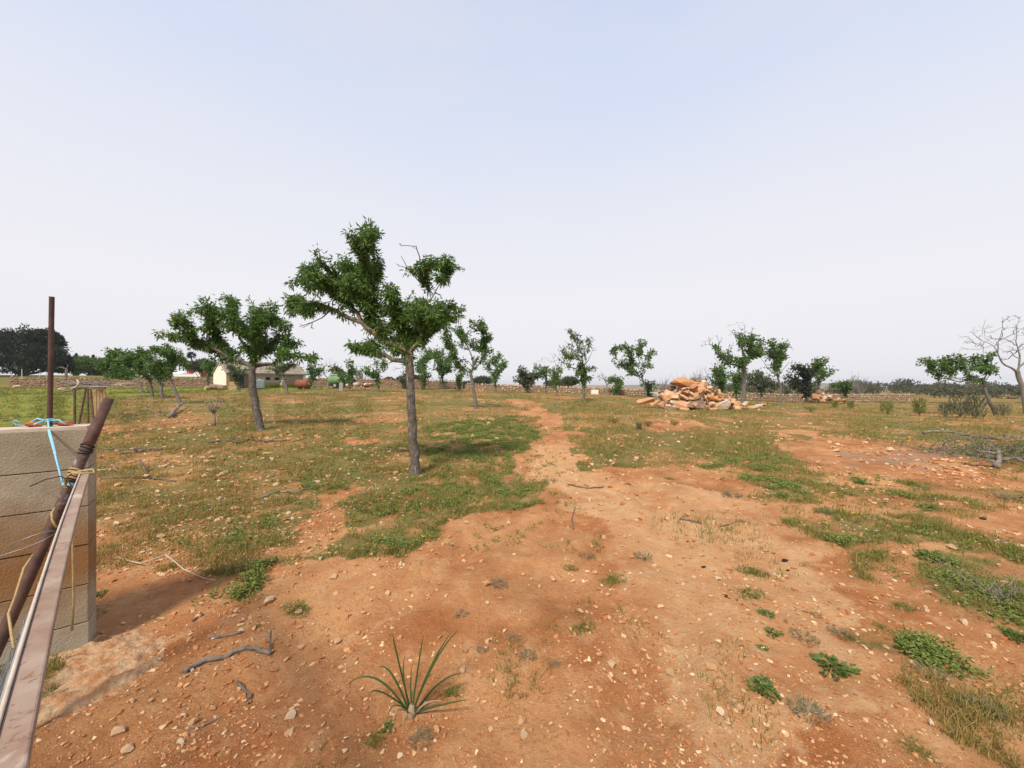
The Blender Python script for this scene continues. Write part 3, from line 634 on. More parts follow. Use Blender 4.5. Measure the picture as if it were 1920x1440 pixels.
    # tiny flowers
    for nm, m_, cnt, lab in (('yellow_flowers', 'yellow', 170, 'tiny yellow flowers dotted through the weeds'), ('white_flowers', 'white', 260, 'tiny white flowers dotted through the weeds')):
        fl = MB(); px = rng.uniform(180, 1900, cnt * 6); py = rng.uniform(760, 1120, cnt * 6); x, y, z = hits(px, py); zz = zones(x, y)
        k = np.nonzero((zz[0] > .6) & (fbm(x / .8, y / .8, 44 + cnt, 2) > .52))[0][:cnt]
        for t in range(5):
            a = t * 1.2566; D = np.tile([math.cos(a), math.sin(a), .35], (len(k), 1)); s = .008 + .0012 * y[k]
            leaves(fl, np.stack([x[k], y[k], z[k] + .04], -1), D, s, s * .8, .1)
        st = np.stack([x[k], y[k], z[k]], -1); blades(fl, st, .04, .002, np.zeros((len(k), 2)))
        link(nm, fl.mesh(nm), M[m_], label=lab, cat='flowers', kind='stuff')
build_grass()

# single weeds that can be told apart
def weed_mesh(kind, seed):
    global rng
    keep = rng; rng = np.random.default_rng(seed); mb = MB()
    if kind == 'grass':
        n = 260; a = rng.uniform(0, 6.283, n); r = np.sqrt(rng.random(n)) * .9 * (.7 + .3 * np.sin(a * 2 + seed)); P = np.stack([np.cos(a) * r, np.sin(a) * r * .8, np.full(n, -.05)], -1)
        H = rng.uniform(.12, .38, n); blades(mb, P, H, .035, rng.normal(size=(n, 2)) * .22)
    elif kind == 'leafy':
        n = 190; a = rng.uniform(0, 6.283, n); r = np.sqrt(rng.random(n)) * .85 * (.75 + .25 * np.sin(a * 3 + seed)); P = np.stack([np.cos(a) * r, np.sin(a) * r * .8, rng.uniform(.02, .4, n) * (1.1 - r)], -1)
        D = np.stack([np.cos(a), np.sin(a), rng.uniform(-.1, .7, n)], -1); leaves(mb, P, D, rng.uniform(.12, .28, n), rng.uniform(.09, .2, n), .15)
        for k in range(0, n, 6): mb.tube([[0, 0, -.05], P[k] * [.5, .5, 1] * .9, P[k]], [.018, .014, .01], 4)
    else:
        n = 170; a = rng.uniform(0, 6.283, n); r = np.sqrt(rng.random(n)) * .75; P = np.stack([np.cos(a) * r, np.sin(a) * r * .8, rng.uniform(0, .4, n)], -1)
        D = np.stack([np.cos(a) * .6, np.sin(a) * .6, rng.uniform(.1, 1, n)], -1); leaves(mb, P, D, rng.uniform(.12, .28, n), rng.uniform(.03, .06, n), .2)
        for k in range(0, n, 9): mb.tube([[0, 0, -.05], P[k]], [.018, .008], 4)
    rng = keep
    me = mb.mesh('weed_clump'); me.materials.append(M[{'grass': 'grass', 'leafy': 'weed2', 'dull': 'weed3'}[kind]]); return me
WEED = {k: [weed_mesh(k, 300 + i + 10 * j) for i in range(4)] for j, k in enumerate(('grass', 'leafy', 'dull'))}
for i, (px, py, w, kind, lab) in enumerate([
    (1748, 1050, 74, 'leafy', 'lush bright green leafy weed in front of an orange rounded stone'),
    (1562, 1252, 86, 'leafy', 'bright green leafy weed sprawling on the right side of the track'),
    (1428, 1302, 76, 'leafy', 'dark green broad-leaved weed beside a greyish one on the track'),
    (1515, 1338, 84, 'dull', 'greyish straggly weed with a dark base on the track'),
    (1725, 1410, 96, 'grass', 'dense dark green grass tuft beside a white flat stone'),
    (1840, 1335, 84, 'dull', 'dull green weed clump on brown earth'),
    (1402, 1112, 78, 'grass', 'green weed patch with a leafy end near the white square stone'),
    (1410, 1070, 66, 'grass', 'thin grass tuft beside the white square stone'),
    (1437, 1156, 42, 'leafy', 'small round-leaved weed, the upper of a row on the track'),
    (1448, 1192, 40, 'leafy', 'small yellow-green weed below a round-leaved one'),
    (1430, 1220, 30, 'leafy', 'tiny round-leaved weed beside a pale stone'),
    (1575, 1186, 52, 'dull', 'grey-green star-shaped weed on the track edge'),
    (1508, 1198, 60, 'dull', 'dusty grey-green weed above the sprawling leafy weed'),
    (1530, 1150, 28, 'dull', 'tiny flat grey rosette on the track'),
    (1695, 1142, 64, 'grass', 'bushy green tuft by small white stones'),
    (1655, 1180, 36, 'grass', 'small green tuft beside paired white stones'),
    (1372, 932, 46, 'dull', 'blue-green cushion weed on the track edge'),
    (1355, 895, 20, 'grass', 'tiny green tuft at the end of the track'),
    (555, 1152, 80, 'grass', 'bright green ring-shaped grass patch on the soil slope'),
    (485, 1180, 26, 'grass', 'small green sprig below the cream slab'),
    (1152, 1098, 78, 'grass', 'flat green grass patch on the crown of the track'),
    (1068, 1072, 44, 'grass', 'small green grass patch beside the white rounded stone'),
    (1093, 1194, 62, 'grass', 'dense green grass patch with pale straw on the track'),
    (1205, 1055, 44, 'dull', 'faded grass wisp on the track crown'),
    (1100, 1048, 40, 'dull', 'faded weed wisp at the track verge'),
    (935, 1108, 46, 'dull', 'thin weed beside the white stone'),
    (865, 1165, 36, 'dull', 'sparse grey weed on the bare slope'),
    (905, 1230, 30, 'dull', 'dry tufted weed right of the strap-leaved plant'),
    (962, 1208, 34, 'dull', 'pale dry daisy tuft, the upper of a trail of tufts'),
    (990, 1245, 44, 'dull', 'pale dry daisy tuft in the middle of a trail of tufts'),
    (965, 1275, 34, 'grass', 'green sprig among pale dry tufts'),
    (1040, 1258, 30, 'dull', 'small pale tuft apart from the trail of dry tufts'),
    (845, 1300, 70, 'grass', 'low grass behind the strap-leaved plant'),
    (725, 1360, 40, 'leafy', 'small leafy weed at the foot of the strap-leaved plant'),
    (700, 1390, 60, 'grass', 'low green weeds below the strap-leaved plant'),
    (790, 1395, 60, 'dull', 'thin trailing weeds below the strap-leaved plant'),
    (188, 1122, 36, 'leafy', 'dark green weed at the corner of the block pillar'),
    (740, 1028, 34, 'leafy', 'bright weed at the lower tip of the weed bank'),
    (1255, 900, 26, 'grass', 'small weed at the grassy start of the track'),
    (1545, 968, 38, 'dull', 'glaucous weed beside the right grass bank'),
    (1605, 985, 34, 'grass', 'upright green weed beside the right grass bank'),
    (1905, 1195, 60, 'leafy', 'dark round weed on brown earth by the dry twigs'),
    (1780, 1230, 80, 'grass', 'long dark grass strip on brown earth'),
    (1742, 1268, 60, 'dull', 'thin dull weed below the dark grass strip'),
    (1615, 905, 34, 'leafy', 'yellow-flowered weed below the burnt patch'),
    (1700, 905, 60, 'grass', 'low green strip at the lower rim of the burnt patch'),
    (1890, 935, 60, 'dull', 'orange-tinged grass tuft on the right bank')]):
    p = hit(px, py); s = w * p[1] / F / 2
    o = link('weed_clump', WEED[kind][i % 4], None, (p[0], p[1], p[2] - .004), None, lab, 'weed', 'weeds on the bare earth')
    o.scale = (s, s * 1.15, s * .85); o.rotation_euler = (0, 0, rng.uniform(0, 6.28))

# ------------------------------------------------------------------ trees
class Tree:
    """skeleton given as polylines through photo pixels at the tree's own distance, then grown twig by twig into its leaf clumps"""
    def __init__(s, base, Y=None, seed=1):
        s.b = hit(*base) if Y is None else np.array([(base[0] - CX) / F * Y, Y, float(ground((base[0] - CX) / F * Y, Y))])
        s.Y = s.b[1]; s.k = s.Y / F; s.P = []; s.par = []; s.R = []; s.plen = []; s.r = np.random.default_rng(seed)
    def w(s, px, py, dd=0.0): return at(px, py, s.Y) + np.array([dd * (px - CX) / F, dd, dd * (CY - py) / F * 0])
    def poly(s, pts, r0, r1):
        pts = [s.w(*p) for p in pts]
        if s.P:
            A = np.array(s.P); i = int(np.argmin(((A - pts[0]) ** 2).sum(1))); par = i; pts[0] = A[i]
        else:
            pts[0] = s.b - np.array([0, 0, .08]); s.P.append(pts[0]); s.par.append(-1); s.R.append(r0 * 1.35); s.plen.append(0); par = 0
        step = max(.10, s.Y * .011); segs = []
        for a, b in zip(pts[:-1], pts[1:]):
            n = max(1, int(np.linalg.norm(b - a) / step))
            segs += [a + (b - a) * (j + 1) / n for j in range(n)]
        N = len(segs)
        for j, q in enumerate(segs):
            t = (j + 1) / N; q = q + s.r.normal(0, 1, 3) * step * .07
            s.P.append(q); s.par.append(par); s.plen.append(s.plen[par] + np.linalg.norm(q - s.P[par])); par = len(s.P) - 1
            rr = r0 + (r1 - r0) * t
            if len(s.P) - 1 == j + 1 and t < .12: rr *= 1.22 - 1.8 * t
            s.R.append(rr)
        return s
    def grow(s, ell, dens=1.0, bare=()):
        """ell: (px, py, rx, ry[, depth offset m, leafiness]); bare: (px, py[, spread]) twig ends without leaves"""
        A = []; leafy = []
        for c in ell:
            px, py, rx, ry = c[:4]; dd = c[4] if len(c) > 4 else s.r.normal(0, .5) * (rx + ry) * s.k * 1.0; lf = c[5] if len(c) > 5 else 1.0
            n = max(3, int(dens * rx * ry / 26.0)); u = s.r.normal(size=(n, 3)); u /= np.linalg.norm(u, axis=1, keepdims=True); u *= s.r.random((n, 1)) ** .4
            c3 = s.w(px, py, dd); dr = .5 * (rx + ry) * s.k * 1.15
            A.append(c3 + u * np.array([rx * s.k, dr, ry * s.k])); leafy += list(s.r.random(n) < lf)
        for c in bare:
            sp = (c[2] if len(c) > 2 else 6) * s.k; c3 = s.w(c[0], c[1], s.r.normal(0, 8) * s.k); m = 6 if len(ell) else 14
            A.append(c3 + s.r.normal(size=(m, 3)) * sp * .6); leafy += [False] * m
        A = np.vstack(A); leafy = np.array(leafy); done = np.zeros(len(A), bool)
        P = np.array(s.P); PL = np.array(s.plen); ok = np.array(s.R) < 10
        lo = P[:, 2] > (s.b[2] + .45 * (np.max(A[:, 2]) - s.b[2]) * .55)
        best = np.full(len(A), 1e9); bi = np.zeros(len(A), int)
        def upd(idx):
            nonlocal best, bi
            for i in idx:
                d = np.linalg.norm(A - np.array(s.P[i]), axis=1); p = s.par[i]
                t = unit(np.array(s.P[i]) - np.array(s.P[p])) if p >= 0 else np.array([0, 0, 1.])
                cosn = ((A - np.array(s.P[i])) @ t) / (d + 1e-9)
                c = d * (1.25 - .35 * cosn) + .16 * s.plen[i]
                m = c < best; best[m] = c[m]; bi[m] = i
        upd([i for i in range(len(P)) if lo[i]])
        s.tips = []; step = max(.09, s.Y * .010)
        for _ in range(len(A)):
            best_m = np.where(done, 1e9, best); a = int(np.argmin(best_m)); done[a] = True
            i = bi[a]; p0 = np.array(s.P[i]); p1 = A[a]; L = np.linalg.norm(p1 - p0); n = max(1, int(L / step)); par = i; new = []
            bow = s.r.normal(0, .05, 3) * L + np.array([0, 0, .05 * L])
            for j in range(n):
                t = (j + 1) / n; q = p0 + (p1 - p0) * t + bow * math.sin(t * math.pi) + s.r.normal(0, .012, 3) * L
                s.P.append(q); s.par.append(par); s.plen.append(s.plen[par] + L / n); s.R.append(None); par = len(s.P) - 1; new.append(par)
            s.tips.append((par, leafy[a])); upd(new)
        return s
    def radii(s, rt):
        n = len(s.P); cnt = np.zeros(n)
        for t, _ in s.tips: cnt[t] += 1
        for i in range(n - 1, 0, -1): cnt[s.par[i]] += cnt[i]
        for i in range(n):
            if s.R[i] is None: s.R[i] = min(rt * max(cnt[i], 1) ** .42, s.R[s.par[i]] * .92 if s.R[s.par[i]] is not None else 9)
        s.cnt = cnt
    def wood(s, sel=None):
        mb = MB(); n = len(s.P); ch = [[] for _ in range(n)]
        for i in range(1, n): ch[s.par[i]].append(i)
        starts = [(0, None)]
        while starts:
            i, pre = starts.pop(); path = ([pre] if pre is not None else []) + [i]
            while ch[path[-1]]:
                c = sorted(ch[path[-1]], key=lambda q: -s.R[q]); path.append(c[0])
                starts += [(q, path[-2]) for q in c[1:]]
            if len(path) > 1:
                P = np.array([s.P[q] for q in path]); R = np.array([s.R[q] for q in path])
                if pre is not None: R[0] = min(R[0], R[1] * 1.25)
                mb.tube(P, R, 9 if R.max() > .05 else (5 if R.max() > .012 else 3), cap=False)
        return mb
    def foliage(s, per, L, W, spread, droop=.35):
        mb = MB(); Pl, Dl = [], []
        for t, lf in s.tips:
            if not lf: continue
            path = [np.array(s.P[t])]; q = t; ln = 0
            while s.par[q] >= 0 and ln < spread * 3.2:
                q = s.par[q]; path.append(np.array(s.P[q])); ln += np.linalg.norm(path[-1] - path[-2])
            path = np.array(path); cum = np.concatenate([[0], np.cumsum(np.linalg.norm(np.diff(path, axis=0), axis=1))])
            m = max(2, int(per * s.r.uniform(.55, 1.45))); f = s.r.random(m) ** 1.3 * min(cum[-1], spread * 3.2)
            C = np.stack([np.interp(f, cum, path[:, k]) for k in range(3)], -1); ax = unit(path[0] - path[min(1, len(path) - 1)] + 1e-6)
            u = unit(s.r.normal(size=(m, 3))); Pl.append(C + u * spread * .55 * s.r.random((m, 1)))
            Dl.append(u * .9 + ax * .45 + np.array([0, 0, -droop]) + s.r.normal(size=(m, 3)) * .25)
        P = np.vstack(Pl); D = np.vstack(Dl); n = len(P)
        leaves(mb, P, D, L * s.r.uniform(.7, 1.25, n), W * s.r.uniform(.75, 1.2, n)); return mb
    def build(s, name, label, bark, leafm, per, L, W, spread, rt, group='almond trees of the orchard', cat='tree', droop=.35):
        s.radii(rt); e = thing(name, s.b, label, cat, group)
        part('trunk', s.wood(), M[bark], e, smooth=True)
        if any(l for _, l in s.tips): part('crown', s.foliage(per, L, W, spread, droop), M[leafm], e)
        return e

# the forked tree in front
t = Tree((780, 888), seed=5)
t.poly([(782, 888), (777, 850), (773, 800), (771, 745), (769, 700), (767, 664)], .078, .068)
t.poly([(767, 664), (745, 652), (715, 636), (692, 617), (678, 604), (648, 592), (622, 578), (592, 566), (568, 572)], .066, .014)
t.poly([(678, 604), (667, 585), (655, 566, .1), (635, 545, .2), (610, 525, .2)], .036, .012)
t.poly([(692, 617), (694, 585, .1), (686, 545, .25), (682, 505, .25), (690, 465, .2)], .024, .007)
t.poly([(768, 672), (752, 677), (738, 675), (722, 665), (695, 659), (668, 650)], .045, .012)
t.poly([(768, 664), (780, 648), (800, 624), (822, 602), (845, 585)], .042, .012)
t.poly([(768, 664), (772, 640, .2), (782, 600, .3), (800, 566, .3), (813, 545, .3), (822, 526, .3), (836, 508, .3)], .022, .007)
t.poly([(813, 545, .3), (800, 530, .3), (785, 519, .3), (765, 495, .3), (753, 470, .3)], .016, .005)
t.poly([(770, 655), (760, 625, .2), (745, 592, .3), (736, 560, .3)], .026, .008)
t.poly([(622, 578), (605, 596), (585, 605), (566, 614)], .014, .005)
t.grow([(684, 455, 26, 36), (694, 490, 22, 28), (646, 495, 30, 24), (592, 481, 13, 12), (576, 528, 32, 25), (553, 562, 24, 22), (620, 530, 34, 24), (672, 535, 38, 30), (703, 500, 16, 28),
        (572, 585, 26, 14), (702, 572, 28, 28), (731, 553, 20, 18), (752, 590, 40, 30), (796, 588, 40, 30), (838, 578, 30, 22), (824, 607, 22, 14), (758, 622, 36, 20), (722, 605, 22, 22),
        (838, 500, 22, 15), (800, 494, 24, 14), (826, 524, 18, 11), (768, 504, 13, 7), (690, 648, 32, 14), (663, 650, 13, 12), (736, 650, 18, 14), (860, 572, 10, 8), (640, 560, 22, 14), (786, 560, 26, 18)],
       1.0, bare=[(702, 428, 4), (752, 464, 4), (745, 494, 5), (778, 466, 5), (565, 614, 3), (585, 612, 5), (871, 505, 4), (738, 540, 4), (776, 545, 5), (800, 475, 5), (600, 470, 4)])
t.build('almond_tree', 'forked almond tree with a long lichen-covered arching limb beside the track', 'bark_lichen', 'leaf', 56, .088, .026, .145, .0034, droop=.55)

t = Tree((488, 806), seed=6)
t.poly([(488, 806), (483, 780), (478, 755), (474, 720), (472, 700), (474, 688)], .115, .095)
t.poly([(474, 690), (450, 677), (427, 668), (398, 652), (370, 645), (340, 632)], .075, .015)
t.poly([(427, 668), (415, 640, .4), (405, 610, .5), (410, 585, .5)], .05, .015)
t.poly([(475, 688), (478, 670), (482, 655, .3), (500, 630, .5), (495, 595, .5), (486, 570, .5)], .055, .012)
t.poly([(475, 688), (470, 660, .5), (450, 630, .6), (440, 600, .6), (432, 570, .6)], .07, .015)
t.poly([(476, 692), (508, 682, .2), (526, 672, .3), (550, 666, .3), (588, 668, .3)], .05, .012)
t.grow([(342, 602, 22, 13), (380, 583, 18, 13), (409, 588, 26, 18), (430, 565, 20, 9), (441, 580, 14, 14), (354, 620, 22, 13), (324, 632, 22, 8), (393, 614, 26, 19), (409, 643, 24, 16), (409, 667, 22, 11),
        (439, 614, 24, 20), (487, 574, 18, 16), (498, 598, 26, 20), (478, 625, 28, 18), (524, 614, 25, 20), (536, 641, 26, 18), (505, 650, 24, 16), (466, 650, 20, 13), (547, 668, 24, 12), (588, 670, 14, 8), (512, 577, 10, 10), (370, 645, 20, 10), (440, 660, 18, 10)],
       1.2, bare=[(300, 622, 3), (312, 628, 4), (338, 582, 3), (465, 560, 3)])
t.build('almond_tree', 'broad almond tree with a thick slightly curved trunk in front of the stone farm building', 'bark', 'leaf', 50, .125, .042, .22, .005, droop=.5)

TREES = [  # base, Y, trunk polylines [(pts, r0, r1)], crown, bare, label, dens, leaf material, leaf scale
 ((894, 767), None, [([(894, 767), (889, 735), (884, 710), (882, 697)], .13, .10), ([(882, 697), (900, 680), (908, 672), (917, 652)], .07, .02), ([(882, 697), (864, 690), (848, 683)], .06, .02), ([(883, 692), (886, 668), (876, 648), (870, 625)], .06, .02)],
  [(895, 614, 17, 14), (915, 630, 14, 17), (866, 616, 20, 14), (836, 635, 16, 17), (872, 640, 18, 14), (900, 642, 18, 13), (864, 676, 14, 13), (916, 655, 11, 8), (898, 671, 9, 7), (850, 655, 14, 12)], [(860, 600, 3)],
  'slender almond tree with leaning trunk and open rounded crown beside a pale stone', 1.3, 'leaf_mid'),
 ((795, 733), 50, [([(795, 733), (795, 705)], .13, .10), ([(795, 707), (790, 690)], .07, .03)], [(799, 661, 17, 15), (788, 684, 13, 17), (799, 700, 14, 9)], [], 'dense almond tree hidden partly by the forked tree trunk', 1.6, 'leaf_mid'),
 ((834, 733), 46, [([(834, 733), (829, 710)], .14, .10)], [(830, 684, 17, 18), (820, 660, 17, 12), (840, 692, 14, 13), (845, 668, 10, 10)], [], 'dense almond tree with short trunk behind the slender leaning tree', 1.6, 'leaf_mid'),
 ((860, 734), 50, [([(860, 734), (861, 712)], .10, .08)], [(864, 704, 14, 10)], [], 'low round almond sapling before the dry-stone wall', 1.6, 'leaf_mid'),
 ((929, 734), 48, [([(929, 734), (927, 710)], .16, .12), ([(927, 710), (940, 690), (945, 682)], .06, .03), ([(927, 710), (918, 690)], .06, .03)], [(932, 668, 10, 7), (944, 684, 11, 11), (916, 684, 15, 13, 0, .35), (929, 704, 13, 7), (922, 672, 10, 8, 0, .4)], [(905, 690, 4), (920, 665, 4)], 'half-bare almond tree standing before the pale stretch of wall', 1.5, 'leaf_mid'),
 ((990, 734), 49, [([(990, 734), (989, 722)], .13, .10)], [(989, 709, 21, 15), (981, 694, 11, 8), (1000, 702, 12, 9), (972, 712, 8, 8)], [], 'squat bushy tree with foliage nearly to the ground', 2.0, 'leaf_grey'),
 ((1024, 734), 48, [([(1024, 734), (1023, 706)], .10, .08), ([(1023, 706), (1012, 694)], .05, .03)], [(1009, 692, 13, 7), (1024, 695, 13, 7), (1036, 690, 8, 6, 0, .5)], [(1005, 680, 5), (1015, 675, 5), (1026, 678, 5), (1020, 672, 4)], 'thin almond tree with flat leafy tiers and dead twigs on top', 1.4, 'leaf_mid'),
 ((1045, 743), None, [([(1045, 743), (1041, 716)], .09, .07), ([(1041, 716), (1035, 700)], .05, .03), ([(1041, 716), (1047, 695)], .05, .03)], [(1036, 696, 13, 10), (1046, 689, 9, 6), (1052, 698, 6, 5)], [(1041, 671, 6), (1048, 675, 5), (1033, 678, 5)], 'slim almond tree with a slanting trunk and bare twig tips', 1.4, 'leaf_mid'),
 ((1095, 753), None, [([(1095, 753), (1093, 715), (1091, 690)], .15, .11), ([(1091, 690), (1092, 665), (1085, 645), (1070, 625)], .07, .012), ([(1092, 695), (1075, 690), (1057, 682)], .06, .012), ([(1092, 675), (1104, 650), (1106, 632)], .05, .01), ([(1092, 690), (1104, 675), (1114, 650)], .045, .01)],
  [(1067, 619, 5, 4), (1093, 690, 11, 9), (1106, 710, 10, 6), (1086, 700, 10, 6), (1085, 655, 32, 28, 0, .07), (1070, 660, 22, 20, 0, .06), (1104, 640, 14, 14, 0, .16), (1114, 690, 7, 5), (1078, 630, 8, 8, 0, .4), (1060, 672, 14, 12, 0, .15)], [(1048, 660, 7), (1055, 650, 7), (1040, 668, 5), (1085, 640, 8), (1112, 640, 5), (1118, 655, 4), (1070, 645, 7), (1052, 685, 6)],
  'tall nearly leafless almond tree with sparse dark tufts of leaves', 2.6, 'leaf_mid'),
 ((1212, 745), None, [([(1212, 745), (1208, 720), (1204, 706)], .13, .10), ([(1204, 706), (1190, 700), (1180, 692)], .05, .02), ([(1204, 706), (1207, 688), (1200, 668), (1196, 650)], .06, .015)],
  [(1202, 643, 13, 9), (1174, 653, 12, 12), (1151, 668, 10, 9), (1166, 680, 16, 10), (1188, 682, 14, 13), (1179, 698, 11, 7), (1218, 660, 9, 8), (1230, 662, 7, 8), (1216, 684, 12, 9), (1190, 660, 14, 10), (1150, 655, 4, 7)], [],
  'upright almond tree with tufted separate leaf clumps beside the big rubble heap', 1.2, 'leaf_mid'),
 ((1393, 765), None, [([(1393, 765), (1395, 720), (1396, 692)], .19, .15), ([(1396, 690), (1380, 684), (1364, 682), (1354, 668), (1345, 657)], .09, .02), ([(1397, 690), (1402, 675), (1412, 666), (1428, 655)], .09, .02), ([(1396, 690), (1395, 665), (1390, 645), (1392, 625)], .08, .015)],
  [(1343, 651, 13, 7), (1403, 640, 24, 13), (1425, 651, 19, 13), (1371, 668, 13, 13), (1389, 676, 18, 9), (1386, 628, 14, 6), (1410, 662, 18, 9), (1360, 664, 8, 7)], [(1366, 610, 6), (1382, 606, 6), (1398, 611, 6), (1327, 633, 6), (1318, 640, 5), (1316, 652, 4), (1412, 619, 6), (1375, 645, 7), (1340, 634, 6), (1372, 622, 7), (1390, 616, 6), (1420, 630, 6), (1334, 642, 6), (1355, 640, 5)],
  'thick-trunked almond tree with dead grey twigs above its leaves beside the rubble heap', 1.5, 'leaf_mid'),
 ((1462, 759), None, [([(1462, 759), (1465, 727), (1458, 703)], .13, .10), ([(1460, 706), (1445, 697), (1433, 680), (1425, 670)], .055, .015), ([(1458, 703), (1470, 690), (1480, 680)], .05, .02), ([(1458, 703), (1456, 680), (1460, 655)], .05, .015)],
  [(1458, 656, 20, 15), (1468, 645, 11, 7), (1446, 646, 11, 7), (1469, 672, 16, 9), (1442, 668, 11, 8), (1452, 682, 12, 7)], [(1488, 658, 4), (1476, 636, 4), (1482, 648, 5), (1460, 637, 4), (1432, 690, 5)],
  'almond tree with a bent trunk forking low, next to the thick-trunked tree', 1.5, 'leaf_mid'),
 ((1536, 750), None, [([(1536, 750), (1529, 718)], .10, .08), ([(1529, 718), (1527, 695)], .05, .02)], [(1536, 679, 15, 11), (1527, 695, 20, 13), (1559, 695, 11, 5), (1545, 706, 10, 6)], [], 'leafy almond tree growing behind the small rubble heap', 1.6, 'leaf_mid'),
 ((1513, 744), 46, [([(1513, 744), (1514, 718)], .12, .10)], [(1499, 690, 17, 13), (1488, 708, 17, 13), (1504, 724, 20, 9), (1515, 700, 14, 12)], [], 'dark bushy almond tree with low foliage beside the small rubble heap', 1.9, 'leaf_dark'),
 ((1355, 738), 48, [([(1355, 738), (1352, 715)], .14, .10)], [(1352, 704, 20, 16), (1350, 687, 13, 9), (1336, 710, 10, 8)], [(1325, 695, 5), (1340, 676, 5)], 'almond tree seen over the shoulder of the rubble heap', 1.5, 'leaf_mid'),
 ((1380, 740), 50, [([(1380, 740), (1380, 718)], .12, .09)], [(1380, 706, 15, 15), (1398, 702, 12, 12)], [], 'round almond tree just behind the thick grey trunk', 1.5, 'leaf_mid'),
 ((1426, 741), 49, [([(1426, 741), (1427, 722)], .13, .10)], [(1426, 709, 22, 16), (1440, 718, 14, 10), (1410, 716, 12, 9)], [], 'wide dark almond tree between the thick trunk and the bent trunk', 1.6, 'leaf_grey'),
 ((1869, 779), None, [([(1869, 779), (1853, 749), (1843, 714)], .13, .09), ([(1844, 716), (1822, 711), (1800, 716), (1785, 712), (1758, 708)], .07, .02), ([(1843, 714), (1850, 700), (1862, 685)], .05, .02), ([(1822, 711), (1812, 690, .5), (1800, 675, .5)], .04, .015)],
  [(1749, 680, 19, 12), (1773, 678, 17, 12), (1800, 671, 17, 10), (1827, 673, 19, 12), (1852, 668, 13, 10), (1789, 691, 19, 11), (1822, 691, 19, 11), (1749, 700, 11, 7), (1849, 687, 13, 8), (1811, 711, 15, 7), (1760, 692, 13, 8), (1860, 700, 8, 7)], [(1785, 705, 5)],
  'flat-topped almond tree with a strongly leaning trunk among tall herbs', 1.2, 'leaf_mid'),
 ((1926, 772), 27, [([(1926, 772), (1918, 730), (1909, 697)], .20, .16), ([(1909, 697), (1880, 680), (1871, 662), (1862, 648), (1850, 640)], .10, .02), ([(1909, 697), (1912, 665), (1905, 640), (1907, 610)], .09, .015), ([(1871, 662), (1872, 640), (1880, 615)], .05, .012), ([(1911, 690), (1935, 670), (1955, 640), (1970, 610)], .09, .015), ([(1862, 650), (1835, 655), (1808, 654)], .03, .008)],
  [], [(1804, 653, 5), (1811, 634, 6), (1826, 620, 7), (1878, 603, 6), (1907, 599, 6), (1816, 642, 6), (1840, 630, 8), (1850, 615, 8), (1865, 620, 8), (1890, 615, 8), (1895, 640, 8), (1885, 655, 8), (1840, 645, 7), (1920, 620, 8), (1935, 605, 8), (1900, 660, 7), (1950, 615, 8), (1860, 632, 8), (1830, 648, 7), (1870, 640, 7), (1905, 625, 7), (1890, 600, 6), (1880, 672, 5), (1940, 640, 8), (1965, 600, 8), (1920, 650, 7), (1854, 662, 5), (1848, 600, 0)],
  'leafless grey tree with spreading bare branches', 2.0, None),
 ((340, 757), None, [([(340, 757), (326, 728), (316, 707)], .12, .09), ([(316, 707), (300, 702), (278, 693)], .06, .02), ([(316, 707), (318, 690), (325, 670)], .06, .02)], [(299, 658, 17, 11), (321, 664, 17, 13), (337, 678, 15, 13), (306, 682, 19, 13), (325, 690, 14, 10), (285, 690, 14, 8)], [], 'almond tree with a strongly tilted pale trunk, the last of the leaning row', 2.2, 'leaf_mid'),
 ((306, 749), None, [([(306, 749), (302, 725), (299, 710)], .12, .09), ([(299, 710), (285, 690), (275, 675)], .06, .02)], [(276, 670, 17, 13), (261, 660, 15, 9), (284, 690, 16, 10), (265, 688, 14, 11)], [], 'almond tree with an upright thin trunk in the leaning row', 2.3, 'leaf_mid'),
 ((287, 745), None, [([(287, 745), (284, 725), (281, 708)], .12, .09), ([(281, 708), (262, 695), (246, 682)], .06, .02)], [(246, 678, 19, 15), (238, 663, 15, 8), (258, 698, 14, 8), (228, 680, 12, 10)], [], 'almond tree with a thin grey trunk and a crown swept sideways', 2.3, 'leaf_mid'),
 ((270, 738), None, [([(270, 738), (264, 722), (258, 710)], .13, .10), ([(260, 713), (235, 702), (215, 690)], .06, .02)], [(213, 664, 15, 9), (204, 678, 11, 13), (223, 693, 19, 13), (244, 701, 19, 8), (208, 700, 15, 9), (190, 690, 8, 8)], [], 'low spreading almond tree whose crown nearly touches the grass, first of the leaning row', 2.3, 'leaf_mid'),
 ((449, 734), None, [([(449, 734), (446, 715), (444, 707)], .10, .08), ([(444, 707), (436, 698)], .04, .02), ([(444, 707), (452, 700)], .04, .02)], [(432, 686, 15, 8), (436, 693, 18, 5), (458, 695, 9, 5)], [], 'small pale-leaved almond tree before the door of the stone building', 1.5, 'leaf_grey'),
 ((541, 741), None, [([(541, 741), (533, 714), (526, 698)], .13, .10), ([(526, 698), (520, 690)], .05, .02)], [(516, 689, 17, 8), (534, 687, 13, 8), (549, 682, 11, 7)], [], 'small almond tree with twin crooked trunks before the long stone wall', 1.5, 'leaf_grey'),
 ((590, 730), 45, [([(590, 730), (586, 708)], .11, .08), ([(586, 708), (580, 700)], .04, .02), ([(586, 708), (596, 698)], .04, .02)], [(586, 688, 12, 5), (597, 690, 10, 6), (578, 692, 7, 5), (600, 698, 7, 4)], [(606, 702, 4)], 'small umbrella-shaped almond tree beside the rusty tank', 1.6, 'leaf_mid'),
 ((616, 728), 50, [([(616, 728), (615, 708)], .12, .08), ([(615, 708), (622, 695)], .05, .02)], [], [(606, 690, 6), (614, 682, 6), (622, 685, 6), (610, 698, 5), (624, 692, 6), (618, 675, 5), (602, 684, 5), (628, 680, 5)], 'small leafless tree beside the green tanker', 2, None),
